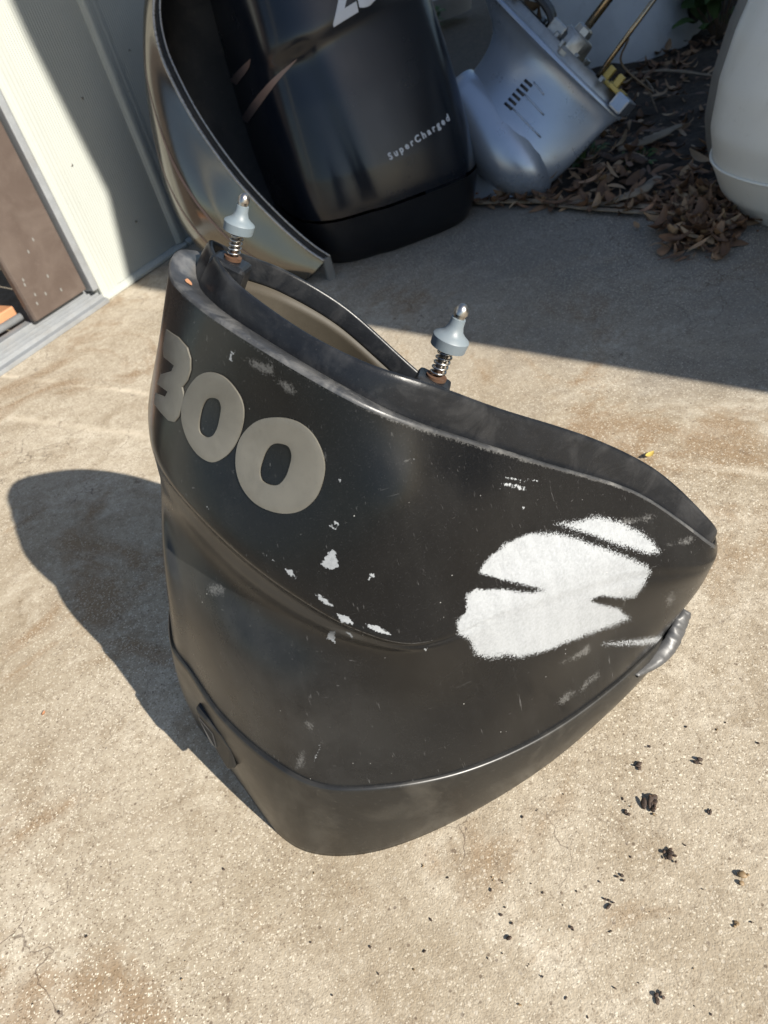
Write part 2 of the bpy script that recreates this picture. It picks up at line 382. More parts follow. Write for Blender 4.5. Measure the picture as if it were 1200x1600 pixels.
# ------------------------------------------------------------ the shed on the left
W = np.array([.648, .762, 0.]); W /= np.linalg.norm(W); WN = np.array([W[1], -W[0], 0.]); WO = un(150, 478); Z = np.array([0, 0, 1.])
def wp(a, z, off=0.): return WO+W*a+Z*z+WN*off
shed = empty('metal_shed', wp(0, 0)); tag(shed, 'cream ribbed metal shed wall with a bright sunlit strip', 'shed')
def siding(a0, a1, name='siding_panel', z0=.02, z1=2.4, off=0., rib=0.):
    V = []; n = max(2, int((a1-a0)/.01))
    zs = [z0, .5, 1., 1.6, z1]
    # object x runs along the wall so the fine ribs of the material follow it
    for z in zs:
        for i in range(n+1):
            a = a0+(a1-a0)*i/n
            V.append((a-a0, -off, z))
    o = mesh(name, V, grid_faces(len(zs), n+1), MAT['siding'], None, smooth=True)
    o.matrix_basis = Matrix(((W[0], -WN[0], 0, 0), (W[1], -WN[1], 0, 0), (0, 0, 1, 0), (0, 0, 0, 1)))
    p = wp(a0, 0); o.location = p; o.parent = shed; o.matrix_parent_inverse = shed.matrix_basis.inverted()
    return o
def profile(name, pts, z0, z1, mat, parent, bev=0.):   # plan profile (a, off) extruded upwards
    V = [wp(a, z0, f) for a, f in pts]+[wp(a, z1, f) for a, f in pts]; n = len(pts)
    f = [(i, (i+1) % n, (i+1) % n+n, i+n) for i in range(n)]+[tuple(range(n))[::-1], tuple(range(n, 2*n))]
    o = fix_normals(mesh(name, V, f, mat, parent, smooth=False))
    if bev: bevel(o, bev, 2, 25)
    return o
siding(.114, .430); siding(.500, 1.05); siding(1.12, 2.6)
for a in (.43, 1.05):
    profile('rib', [(a-.002, -.012), (a-.002, .001), (a+.008, .018), (a+.026, .018), (a+.036, .006), (a+.066, .006), (a+.070, .0005), (a+.0715, -.012)], .022, 2.4, MAT['siding'], shed, .003)
profile('jamb_trim', [(.034, -.03), (.034, .012), (.060, .016), (.110, .012), (.112, -.03)], .018, 2.4, MAT['siding'], shed, .003)
profile('jamb_trim', [(.004, -.035), (.004, .020), (.028, .022), (.030, -.035)], .05, 2.4, MAT['alu'], shed, .003)
for a0, a1 in ((.032, .46), (.465, 1.3), (1.305, 2.6)):
    V = [wp(a, z, f) for a in (a0, a1) for f, z in ((-.02, 0.001), (.026, 0.001), (.026, .012), (.012, .022), (-.02, .024))]
    o = fix_normals(mesh('base_trim', V, [(0, 1, 6, 5), (1, 2, 7, 6), (2, 3, 8, 7), (3, 4, 9, 8), (4, 0, 5, 9), (0, 4, 3, 2, 1), (5, 6, 7, 8, 9)], MAT['siding'], shed, smooth=False)); bevel(o, .003)
# screws of the siding
for a, z in ((.155, .40), (.30, .55), (.30, .16), (.56, .62), (.56, .2)):
    lathe('screw', wp(a, z, -.001), WN, [(0, .004), (.003, .004), (.004, .002)], MAT['steel'], shed, 8)
# the room behind the doorway
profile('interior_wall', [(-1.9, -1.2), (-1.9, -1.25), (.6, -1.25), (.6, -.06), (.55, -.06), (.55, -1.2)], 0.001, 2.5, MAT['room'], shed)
box('lintel', wp(-2.2, 2.0, -.05), W*2.25, WN*.04, Z*.4, MAT['siding'], shed)
box('roof', wp(-2.3, 2.42, -1.4), W*5, WN*1.42, Z*.06, MAT['greyedge'], shed)
profile('wall_beyond_door', [(-2.6, -.05), (-2.6, -.01), (-1.9, -.01), (-1.9, -.05)], .02, 2.4, MAT['siding'], shed)
# sliding door
sd = empty('sliding_door', wp(-.1, .06)); tag(sd, 'brown painted sliding door slab standing in the shed doorway', 'door')
o = profile('door_leaf', [(-.222, -.028), (-.222, -.008), (-.216, 0.0), (-.004, 0.0), (-.004, -.028)], .062, 2.0, MAT['brown'], sd); bevel(o, .002)
for k in range(9):
    a, z = random.uniform(-.2, -.03), random.uniform(.09, .28)
    mesh('paint_drip', [wp(a+.003*math.cos(t)*(1), z+.006*math.sin(t), .0008 if i < 8 else .0018) for i, t in enumerate(np.linspace(0, 2*math.pi, 8, endpoint=False))], [tuple(range(8))], MAT['greyedge'], sd)
# threshold track with its ribs
tr = empty('door_track', wp(-.3, 0)); tag(tr, 'ribbed aluminium threshold track on the concrete under the door', 'door track')
prof = [(.040, .001), (.040, .014), (.034, .016), (.020, .018), (.018, .030), (.014, .030), (.012, .020), (.002, .020), (0, .034), (-.004, .034), (-.006, .022), (-.014, .022), (-.016, .040), (-.020, .040), (-.022, .03), (-.030, .03), (-.032, .056), (-.07, .058), (-.07, .001)]
n = len(prof); V = [wp(a, z, f) for a in (-1.85, .0305) for f, z in prof]
o = fix_normals(mesh('track_rail', V, [(i, (i+1) % n, (i+1) % n+n, i+n) for i in range(n)]+[tuple(range(n))[::-1], tuple(range(n, 2*n))], MAT['alu'], tr, smooth=False)); bevel(o, .0012)
pk = empty('wooden_plank', wp(-.5, .1, -.1)); tag(pk, 'orange wooden plank end inside the shed doorway', 'plank')
box('board', wp(-.8, .075, -.32), W*.585, WN*.23, Z*.035, MAT['wood'], pk, .004)
tag(tube('metal_rod', [wp(-.8, .080, -.075), wp(-.50, .080, -.075), wp(-.225, .080, -.06)], .012, MAT['alu'], None, 10), 'short metal rod lying beside the plank in the doorway', 'rod')

# ------------------------------------------------------------ neighbouring house whose corner shades the yard
EPER = np.array([SH[1], -SH[0], 0.])
def hp(p, z, tau): return EPER*p+SH*tau+Z*z
nb = empty('neighbouring_house', hp(2.5, 0, -1.7)); tag(nb, 'pale house beside the yard whose corner shades the back of the slab', 'house')
out = [(1.242, -.1), (1.242, 2.30), (1.336, 2.66), (1.297, 3.2), (1.297, 4.6), (6.5, 4.6), (6.5, -.1)]
V = [hp(p, z, t) for t in (-1.5, -1.7) for p, z in out]; n = len(out)
fix_normals(mesh('house_wall', V, [(i, (i+1) % n, (i+1) % n+n, i+n) for i in range(n)]+[tuple(range(n))[::-1], tuple(range(n, 2*n))], MAT['render'], nb, smooth=False))
box('house_roof', hp(1.38, 4.605, -3.2), EPER*5.3, SH*1.75, Z*.12, MAT['greyedge'], nb)

# ------------------------------------------------------------ the cowling in front
cowl = empty('outboard_cowling', U(560, 1225, 0)); tag(cowl, 'scuffed black outboard cowling numbered 300 standing on the sunlit concrete', 'cowling')
ROWS = [
 [(265,428,.74),(306,475,.728),(415,548,.695),(560,630,.645),(640,663,.61),(720,688,.565),(850,727,.48),(1000,775,.365),(1117,855,.24)],
 [(250,560,.66),(288,605,.648),(402,690,.605),(535,760,.57),(620,800,.54),(705,820,.50),(830,820,.43),(990,825,.335),(1118,860,.232)],
 [(235,680,.580),(262,738,.557),(366,846,.505),(468,925,.461),(562,974,.428),(655,994,.397),(805,920,.38),(985,870,.305),(1118,866,.225)],
 [(235,690,.57),(262,748,.548),(365,858,.495),(467,935,.452),(560,985,.42),(650,1005,.39),(800,950,.36),(980,890,.29),(1118,872,.22)],
 [(237,696,.544),(263,754,.523),(366,864,.470),(469,942,.432),(561,990,.408),(652,1009,.384),(800,955,.355),(980,895,.285),(1117,875,.216)],
 [(243,716,.518),(267,775,.497),(371,889,.443),(475,962,.410),(567,1002,.393),(656,1014,.379),(800,964,.346),(978,906,.273),(1115,880,.208)],
 [(250,744,.484),(272,803,.464),(377,920,.405),(482,986,.380),(574,1014,.373),(660,1020,.37),(800,975,.335),(975,920,.26),(1112,885,.2)],
 [(258,880,.40),(290,940,.36),(370,1030,.325),(460,1090,.30),(550,1110,.28),(650,1110,.26),(790,1080,.23),(950,1000,.17),(1095,915,.13)],
 [(272,1008,.235),(299,1048,.222),(345,1115,.2),(425,1187,.18),(500,1226,.165),(600,1228,.15),(740,1198,.12),(900,1115,.08),(1048,975,.045)],
 [(310,1120,0),(340,1165,0),(380,1220,0),(450,1308,0),(500,1330,0),(590,1325,0),(740,1262,0),(905,1148,0),(1050,985,0)]]
FAR_RIM = [(.405,.70,.232),(.345,.755,.255),(.25,.81,.30),(.16,.85,.39),(.095,.885,.478),(.02,.935,.58),(-.045,.945,.645),(-.10,.915,.695),(-.137,.865,.73)]
FAR_BOT = [(.415,.80,0),(.37,.90,0),(.25,1.0,0),(.1,1.07,0),(0,1.10,0),(-.1,1.10,0),(-.22,1.07,0),(-.33,1.01,0),(-.40,.92,0)]
LAM = [0, .22, .38, .41, .42, .44, .46, .62, .80, 1.]
fr, fb = np.array(FAR_RIM)*H, np.array(FAR_BOT)*H
CTRL = []
for row, lam in zip(ROWS, LAM):
    near = [U(*p) for p in row]
    far = fr*(1-lam)+fb*lam; zz = far[:, 2].copy()
    # bulge outwards, meeting the near side smoothly at both ends
    cen = np.array([.08, .78, 0])*H
    for k in range(9):
        q = far[k]-cen; q[2] = 0; far[k] += q/np.linalg.norm(q)*.03*H*math.sin(math.pi*lam)
    zl = near[0][2]; zr = near[-1][2]
    lin = np.linspace(zr, zl, 11)[1:-1]; tgt = fr[:, 2]*(1-lam)
    wgt = np.clip(np.abs(np.linspace(-1, 1, 9)), 0, 1)**2
    far[:, 2] = tgt*(1-wgt)+wgt*np.where(np.linspace(-1, 1, 9) < 0, tgt+(zr-fr[0, 2]*(1-lam)), tgt+(zl-fr[-1, 2]*(1-lam)))
    for k, mn in ((8, 10), (7, 24)):           # the far side stays behind the left end
        for _ in range(80):
            if pr(far[k])[0] >= pr(near[0])[0]+mn: break
            far[k] += np.array([.004, .001, 0])
    CTRL.append(np.array(near+list(far)))
CTRL = np.array(CTRL)                          # 9 rows x 18 columns
PER = 22
dense = np.array([cr(r, PER, True) for r in CTRL])  # 8 x 396
NC = dense.shape[1]
def column(j, a, b, per): return cr(dense[a:b+1, j], per)
G = np.array([cr(dense[:9, j], 22) for j in range(NC)]).transpose(1, 0, 2)   # the shell down to the seam
NR = G.shape[0]
# slight waviness of the moulding
shell_px = np.array([[pr(p) for p in r] for r in G])
def poly_sd(P, poly):                         # signed distance, positive inside
    poly = np.array(poly, float); x, y = P[:, 0], P[:, 1]; d = np.full(len(P), 1e9); ins = np.zeros(len(P), bool); n = len(poly)
    for i in range(n):
        a, b = poly[i], poly[(i+1) % n]; e = b-a; w = P-a
        t = np.clip((w@e)/max(e@e, 1e-9), 0, 1); d = np.minimum(d, np.hypot(*(w-t[:, None]*e).T))
        c = ((a[1] > y) != (b[1] > y)); xx = (b[0]-a[0])*(y-a[1])/((b[1]-a[1]) if b[1] != a[1] else 1e-9)+a[0]
        ins ^= c & (x < xx)
    return np.where(ins, d, -d)
def seg_sd(P, a, b, w):
    a, b = np.array(a, float), np.array(b, float); e = b-a; q = P-a; t = np.clip((q@e)/(e@e), 0, 1); return w-np.hypot(*(q-t[:, None]*e).T)
c5 = lambda L: [(650+x/2.1818, 600+y/2.1818) for x, y in L]
c4 = lambda L: [(200+x/2.4, 480+y/2.4) for x, y in L]
c6 = lambda L: [(200+x/2.4, 950+y/2.4) for x, y in L]
CHIPS = [c5([(480,475),(540,470),(620,452),(700,475),(760,500),(810,545),(832,578),(780,575),(700,550),(600,515),(520,490)]),
 c5([(210,645),(250,590),(310,540),(390,510),(480,508),(560,530),(640,560),(720,590),(780,615),(798,640),(775,690),(745,728),(690,728),(625,722),(595,740),(640,755),(690,765),(730,798),(690,815),(600,850),(500,885),(430,915),(350,932),(300,925),(240,935),(205,920),(180,875),(145,850),(140,810),(175,770),(170,720),(200,700),(300,700),(390,712),(440,705),(400,690),(340,680),(270,660)]),
 c5([(635,886),(720,878),(850,860),(845,876),(760,890)]),
 c4([(720,970),(735,945),(758,912),(775,908),(790,980),(760,985)]), c4([(588,980),(612,985),(638,1022),(603,1008)]),
 c4([(693,1068),(730,1082),(772,1122),(735,1112)]), c4([(783,1148),(832,1165),(848,1190),(800,1182)]), c4([(886,1186),(940,1196),(988,1230),(930,1218)]),
 c4([(750,1222),(778,1212),(772,1248),(744,1248)]), c4([(898,1012),(915,993),(942,993),(925,1012),(903,1028)]), c4([(385,160),(400,155),(391,208),(380,205)]),
 c4([(292,740),(312,756),(306,766)]), c6([(748,100),(772,90),(778,132),(756,120)]), c6([(812,90),(845,95),(842,112)]), c6([(1106,152),(1122,154),(1114,164)])]
LINES = [(c4([(765,790),(800,825)]), 1.), (c4([(752,822),(775,832)]), .9), (c4([(575,907),(622,917)]), .8), (c4([(793,640),(795,668)]), .7), (c4([(515,930),(548,955)]), 1.),
 (c5([(300,320),(415,330)]), .8), (c5([(296,340),(378,350)]), .8), (c5([(270,352),(375,362)]), .8), (c5([(655,440),(655,580)]), .7), (c5([(365,415),(370,425)]), 1.4), (c5([(18,190),(26,192)]), 1.4),
 (c6([(700,570),(724,505)]), .8), (c4([(1060,590),(1085,555)]), .5), (c5([(500,400),(505,372)]), .0)]
SCUFF = [c4([(430,190),(520,215),(545,205),(540,250),(500,240)]), c4([(560,275),(610,290),(640,330),(600,320)]), c4([(300,1045),(355,1040),(360,1080),(310,1075)]), c5([(590,1010),(625,980),(620,1000),(560,1045)]),
 c5([(490,950),(560,915),(590,890),(585,915),(510,950)]), c5([(850,740),(880,710),(880,735),(855,755)]), c5([(700,470),(825,445),(800,460),(715,478)]), c5([(860,550),(950,520),(930,540)]), c6([(640,560),(660,540),(655,600),(630,600)]), c6([(670,430),(690,435),(685,460)]),
 c5([(480,1090),(520,1040),(540,1050),(500,1091)])]
P = shell_px.reshape(-1, 2)
near_col = np.zeros(NC, bool); near_col[:8*PER+6] = True; near_col[-4:] = True
nearm = np.tile(near_col, NR)
dchip = np.full(len(P), -1e3); dpat = np.full(len(P), -1e3)
for p in CHIPS[:3]: dpat = np.maximum(dpat, poly_sd(P, p))
for p in CHIPS[3:]: dchip = np.maximum(dchip, poly_sd(P, p))
for (a, b), w in LINES: dchip = np.maximum(dchip, seg_sd(P, a, b, w+1.0)-1.0)
dsc = np.full(len(P), -1e3)
for p in SCUFF: dsc = np.maximum(dsc, poly_sd(P, p))
# wear along the exposed upper edge; crease wear doubles as a painted highlight
rowi = np.repeat(np.arange(NR), NC); colj = np.tile(np.arange(NC), NR)
edgew = np.where(rowi < 2, 3.-rowi*6, -1e3); dsc = np.maximum(dsc, edgew)
crease_wear_hl = np.where((np.abs(rowi-3*22) < 2) & (colj > 1.2*PER) & (colj < 5.2*PER), 6., -1e3); dsc = np.maximum(dsc, crease_wear_hl-4)
dchip = np.where(nearm, dchip, -1e3); dpat = np.where(nearm, dpat, -1e3); dsc = np.where(nearm, dsc, -1e3)
# dusty flank and left end, with pale tone painted in as reflected ground
x, y = P[:, 0], P[:, 1]
dust_sheen = .012+.17*np.clip((rowi-5.0*22)/40., 0, 1)*np.clip((700-x)/400., 0, 1)+.04*np.clip((430-x)/220., 0, 1)+.03*np.clip((rowi-6.6*22)/40., 0, 1)
dust_sheen += .26*np.clip(1-np.abs(rowi-4.6*22)/26., 0, 1)*np.clip((colj-4)/20., 0, 1)*np.clip((5.0*PER-colj)/30., 0, 1)  # pale stripe painted in the crease channel in place of reflected light
dust_sheen += .02*np.clip((x-900)/200., 0, 1)
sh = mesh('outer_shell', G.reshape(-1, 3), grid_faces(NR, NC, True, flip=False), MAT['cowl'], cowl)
for nm, arr in (('d_chip', dchip), ('d_patch', dpat), ('d_scuff_hl', dsc), ('dust_sheen', np.clip(dust_sheen, 0, .9))):
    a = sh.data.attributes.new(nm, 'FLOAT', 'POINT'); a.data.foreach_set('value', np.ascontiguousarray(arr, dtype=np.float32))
fix_normals(sh)
CEN = np.array([.06, .78, 0])*H
def outward(Pts):                              # horizontal-ish outward direction of each column
    q = Pts-CEN; q[..., 2] = 0; return q/np.linalg.norm(q, axis=-1, keepdims=True)
# surface normals of the grid
du = np.roll(G, -1, 1)-np.roll(G, 1, 1); dv = np.gradient(G, axis=0); NRM = np.cross(du, dv); NRM /= np.linalg.norm(NRM, axis=-1, keepdims=True)
sgn = np.sign((NRM*outward(G.copy())).sum(-1).mean()); NRM *= sgn
farw = np.interp(np.arange(NC)/PER, [0, 8, 9.5, 11, 16, 17.5, 18], [0, 0, .4, 1, 1, .5, 0])
inner = G-NRM*.007
fix_normals(mesh('inner_shell', inner[2:].reshape(-1, 3), grid_faces(NR-2, NC, True), MAT['inside'], cowl))
# lower band below the seam, a little proud of the shell
seam = G[-1]; on = outward(seam.copy()); bot = dense[9]
up = np.array([0, 0, 1.])
band = []
for t, off, lift in ((0, -.004, .0015), (0, .0022, .0022), (0, .0042, .0), (.04, .0048, 0)):
    band.append(seam+(bot-seam)*t+on*off+up*lift)
for t in np.linspace(.12, 1, 14): band.append(seam+(bot-seam)*t+on*(.0048+.008*math.sin(math.pi*t)*.6))
for off in (.002, -.004): band.append(bot+on*off+up*(.0 if off > 0 else 0.0005))
for t in np.linspace(.95, 0, 6): band.append(seam+(bot-seam)*t+on*(-.006))
band = np.array(band); band[..., 2] = np.maximum(band[..., 2], .0008)
fix_normals(mesh('lower_band', band.reshape(-1, 3), grid_faces(len(band), NC, True), MAT['band'], cowl))
# ledge and upstanding lip round the opening
RN = np.array([.60, -.03, .80]); RN /= np.linalg.norm(RN)
rim = G[0]; tang = np.roll(rim, -1, 0)-np.roll(rim, 1, 0); tang /= np.linalg.norm(tang, axis=1, keepdims=True)
inw = np.cross(np.tile(RN, (NC, 1)), tang); inw *= np.sign((inw*(rim.mean(0)-rim)).sum(1))[:, None]; inw /= np.linalg.norm(inw, axis=1, keepdims=True)
for _ in range(6): inw = (np.roll(inw, 1, 0)+inw+np.roll(inw, -1, 0)); inw /= np.linalg.norm(inw, axis=1, keepdims=True)
jj = np.arange(NC)/PER                          # 0..9 near side left to right, 9..18 far side
lw = np.interp(jj, [0, 1, 2, 3, 4, 5, 6, 7.5, 8.2, 9, 13, 17, 18], [.027, .022, .020, .017, .012, .009, .007, .005, .004, .005, .010, .020, .027])
LIPTOP = np.array([(318,392),(348,428),(395,464),(426,488),(482,526),(560,564),(630,588),(690,606),(787,643),(925,682),(1040,742),(1100,795),(1124,834),(1126,850)], float)
def lip_err(p):                                # which side of the lip's upper edge a point falls on
    q = pr(p); best = 1e9; sg = 0
    for i in range(len(LIPTOP)-1):
        a, b = LIPTOP[i], LIPTOP[i+1]; e = b-a; t = np.clip((q-a)@e/(e@e), 0, 1); d = q-a-t*e; l = np.hypot(*d)
        if l < best: best = l; sg = np.sign(e[0]*(q-a)[1]-e[1]*(q-a)[0])
    return sg*best                             # positive below the edge
lh = np.interp(jj, [0, 8, 9, 11, 13, 16, 18], [.03, .017, .014, .018, .018, .020, .03])
for j in range(int(.9*PER), int(7.5*PER)):
    base = rim[j]+inw[j]*(lw[j]+.005); lo, hi = .004, .07
    for _ in range(18):
        m = (lo+hi)/2
        if lip_err(base+RN*m) > 0: lo = m
        else: hi = m
    lh[j] = lo
for _ in range(60): lh = (np.roll(lh, 1)+2*lh+np.roll(lh, -1))/4
print('LIP', lh[::PER].round(3))
ledge = [rim-inw*.0006-RN*.0015, rim+RN*.0012, rim+inw*.0015+RN*.0018, rim+inw*(lw*.6)[:, None]+RN*.001, rim+inw*lw[:, None]-RN*.0008, rim+inw*(lw+.004)[:, None]-RN*.004]
fix_normals(mesh('rim_ledge', np.array(ledge).reshape(-1, 3), grid_faces(len(ledge), NC, True), MAT['ledge'], cowl))
fw_ = farw
prof = [(0, -.003, 0), (.0003, 0, .03), (.0014, 0, .4), (.0034, 0, .8), (.0050, 0, .95), (.0072, 0, 1.), (.0092, 0, .97), (.0102, 0, .85), (.0105, -.004, .0), (.0105, -.012, 0), (.007, -.018, 0)]
lip = [rim+inw*(lw+a)[:, None]+RN*(bb*(1-.7*fw_)+cc*lh)[:, None] for a, bb, cc in prof]
fix_normals(mesh('rim_lip', np.array(lip).reshape(-1, 3), grid_faces(len(lip), NC, True), MAT['lip'], cowl))
lin0 = rim+inw*(lw+.0098)[:, None]-RN*(.004+.006*(1-farw))[:, None]
lsc = np.interp(jj, [0, 5.5, 7, 8, 10, 11.5, 13, 18], [1, 1, .35, .1, .1, .45, 1, 1])
lin = [lin0-RN*.0008, lin0+inw*.0015]+[lin0+inw*(.0015-.0005*k)-(RN*(.0045*k)+Z*(.0085*k))*lsc[:, None] for k in range(1, 16)]
fix_normals(mesh('inner_liner', np.array(lin).reshape(-1, 3), grid_faces(len(lin), NC, True), MAT['inside'], cowl))
# raised numerals, bent to the shell
bv = BVHTree.FromPolygons([Vector(p) for p in G.reshape(-1, 3)], grid_faces(NR, NC, True))
def onshell(u, v):
    d = Vector(ray(u, v)).normalized(); h = bv.ray_cast(Vector(CP), d)
    if h[0] is None:
        h = bv.find_nearest(Vector(CP)+d*.75)
    n = h[1]
    if n.dot(d) > 0: n = -n
    return np.array(h[0]), np.array(n)
def smooth_poly(P, per=4): return [tuple(p) for p in cr([(x, y, 0) for x, y in P], per, True)[:, :2]]
def numeral(outer, inner, sm=True, thick=.0020):
    outer = smooth_poly(outer) if sm else outer
    loops = [outer]+([smooth_poly(inner)] if inner else [])
    v2 = []; edges = []
    for L in loops:
        s = len(v2); v2 += [Vector(p) for p in L]; edges += [(s+i, s+(i+1) % len(L)) for i in range(len(L))]
    nb_ = len(v2)
    A = np.array(outer); x0, y0 = A.min(0); x1, y1 = A.max(0)
    pts = np.array([(x, y) for x in np.arange(x0, x1, 6.) for y in np.arange(y0, y1, 6.)])
    ok = poly_sd(pts, outer) > 2.5
    if inner: ok &= poly_sd(pts, loops[1]) < -2.5
    v2 += [Vector(p) for p in pts[ok]]
    r = delaunay_2d_cdt(v2, edges, [], 0, 1e-4)
    vv = [np.array(p) for p in r[0]]
    tri = []
    for f in r[2]:
        c = np.mean([vv[i] for i in f], 0)[None]
        if poly_sd(c, outer)[0] > 0 and (not inner or poly_sd(c, loops[1])[0] < 0): tri.append(tuple(f))
    sd = poly_sd(np.array(vv), outer)
    if inner: sd = np.minimum(sd, -poly_sd(np.array(vv), loops[1]))
    hit = [onshell(*p) for p in vv]
    V = [h+n*thick*(.8 if s < .4 else 1.) for (h, n), s in zip(hit, sd)]
    k = len(V); bidx = sorted({i for e in [ (a, b) for a, b in r[1]] for i in e if sd[i] < .4})
    V += [h-n*.001 for (h, n) in hit]
    # walls on boundary edges
    cnt = {}
    for f in tri:
        for i in range(len(f)):
            e = (f[i], f[(i+1) % len(f)]); cnt[tuple(sorted(e))] = cnt.get(tuple(sorted(e)), 0)+1
    fc = list(tri)
    for f in tri:
        for i in range(len(f)):
            e = (f[i], f[(i+1) % len(f)])
            if cnt[tuple(sorted(e))] == 1: fc.append((e[1], e[0], e[0]+k, e[1]+k))
    o = fix_normals(mesh('numeral', V, fc, MAT['digit'], cowl)); sharp(o, 28); return o
numeral([(262,515),(280,527),(294,543),(299,560),(299,578),(294,594),(286,605),(289,618),(286,635),(281,650),(274,659),(265,657),(253,644),(243,631),(245,614),(260,620),(264,612),(248,600),(253,585),(270,580),(274,571),(258,558),(257,543)], None, False)['label'] = 'raised grey numeral 3 at the left end'
numeral([(329,581),(350,588),(367,605),(379,626),(382,645),(378,672),(367,697),(352,714),(333,722),(314,713),(298,693),(288,668),(285,647),(289,622),(299,601),(313,586)],
        [(335,621),(343,624),(347,634),(345,652),(340,671),(333,681),(324,683),(314,676),(312,665),(314,648),(319,632),(326,623)])['label'] = 'raised grey numeral 0 in the middle'
numeral([(425,652),(447,653),(468,660),(486,674),(500,696),(508,724),(505,752),(494,778),(474,796),(450,802),(424,798),(400,786),(381,764),(371,737),(370,710),(376,686),(390,667),(406,656)],
        [(437,692),(452,697),(457,710),(454,728),(447,746),(436,757),(422,757),(410,750),(407,736),(411,719),(418,703),(427,694)])['label'] = 'raised grey numeral 0 on the right'
# sprung latch pins on the inner flange
def latch_pin(base, S, label):
    base = np.array(base)
    # aim: along the opening's axis
    ax = RN+np.array([-.10, .02, .05]); ax /= np.linalg.norm(ax); k = .064/.064
    root = mesh('latch_pin', *lathe_pts(base-ax*.012, ax, [(0, .0042*S), (.012+.064*S, .0042*S), (.0125+.064*S, .003*S)], 12), MAT['steel'], cowl); fix_normals(root); root['label'] = label
    lathe('washer', base-ax*.002, ax, [(0, .010*S), (.003, .010*S), (.0034, .006*S)], MAT['rust'], root, 16)
    d, a, b = frame_of(ax); P = []
    for i in range(6*16+1):
        t = 2*math.pi*i/16; P.append(base+d*(.002+.030*S*i/96)+(a*math.cos(t)+b*math.sin(t))*.0068*S)
    tube('spring', P, .0011*S, MAT['steel'], root, 6)
    lathe('rubber_cone', base+ax*.030*S, ax, [(x*S, y*S) for x, y in [(0, .004), (0, .0165), (.0095, .0172), (.0105, .0165), (.013, .0125), (.0165, .0088), (.022, .0070), (.0285, .0066), (.029, .004)]], MAT['cone'], root, 32)
    lathe('tip', base+ax*.058*S, ax, [(x*S, y*S) for x, y in [(0, .0050), (.004, .0054), (.0045, .0064), (.0085, .0064), (.011, .005), (.0135, .003), (.014, .001)]], MAT['steel'], root, 16)
    return root
def rim_pt(j, din, dup): return rim[j]+inw[j]*(lw[j]+din)+RN*dup
pin2 = un(682, 588, .585*H); pin1 = un(364, 402, .735*H)
latch_pin(pin1, .80, 'sprung latch pin with blue grey cone at the high left end')
latch_pin(pin2, 1.0, 'sprung latch pin with blue grey cone halfway along the rim')
# bosses that carry the pins
for p, nm, w_ in ((pin1, 'pin_boss', .017), (pin2, 'pin_boss', .017)):
    d, a, b = frame_of(RN); t0 = np.array([.77, -.35, -.52]); t0 -= RN*t0.dot(RN); t0 /= np.linalg.norm(t0); s0 = np.cross(RN, t0)
    q = p-RN*.001
    box(nm, q-t0*w_-s0*w_*.9-RN*.035, t0*w_*2, s0*w_*1.8, RN*.034, MAT['lip'], cowl, .004)
pf = rim_pt(int(.25*PER), -lw[int(.25*PER)]*.45, .0022); tf = tang[int(.25*PER)]; sf_ = inw[int(.25*PER)]
mesh('paint_fleck', [pf+tf*.007*math.cos(a)*(1+.3*math.sin(3*a))+sf_*.0028*math.sin(a) for a in np.linspace(0, 2*math.pi, 12, endpoint=False)], [tuple(range(12))], MAT['wood'], cowl)['label'] = 'orange paint fleck on the ledge'
# moulded handle lug on the left end of the band
def lug():
    Pq = [(304, 1106, .175), (345, 1150, .155), (361, 1172, .14), (367, 1202, .11), (355, 1203, .105), (336, 1172, .125), (316, 1134, .15)]
    front = [U(*p) for p in Pq]; inn = np.array([.55, .62, .05]); inn /= np.linalg.norm(inn)
    back = [p+inn*.05 for p in front]; n = len(front)
    V = front+back; f = [tuple(range(n)), tuple(range(n, 2*n))[::-1]]+[(i, (i+1) % n, (i+1) % n+n, i+n) for i in range(n)]
    o = fix_normals(mesh('handle_lug', V, f, MAT['band'], cowl, smooth=False)); bevel(o, .0025)
    h = [U(u, v, q)-inn*.0012 for u, v, q in [(311, 1121, .163), (332, 1146, .15), (338, 1168, .131), (330, 1160, .138)]]
    hh = mesh('lug_recess', h+[p+inn*.004 for p in h], [(0, 1, 2, 3), (4, 7, 6, 5), (0, 4, 5, 1), (1, 5, 6, 2), (2, 6, 7, 3), (3, 7, 4, 0)], MAT['void'], o, smooth=False)
    fix_normals(hh)
lug()
# torn film hanging from the right end of the band
def torn():
    top = cr([U(1066, 950, .072), U(1052, 972, .068), U(1036, 1000, .05), U(1012, 1024, .045), U(984, 1051, .05)], 8)
    low = cr([U(1070, 962, .045), U(1066, 985, .03), U(1052, 1018, .02), U(1030, 1040, .02), U(988, 1056, .035)], 8)
    V = []
    for i in range(len(top)):
        for k in range(7):
            t = k/6; p = top[i]*(1-t)+low[i]*t
            b_ = .010*math.sin(math.pi*t)+.004*noise.noise(Vector((i*.55, k*.8, 2)))*math.sin(math.pi*min(1, t+.2))
            V.append(p+np.array([.5, -.8, .3])*b_)
    o = mesh('torn_film', V, grid_faces(len(top), 7), MAT['torn'], cowl); s = o.modifiers.new('solid', 'SOLIDIFY'); s.thickness = .0012
torn()

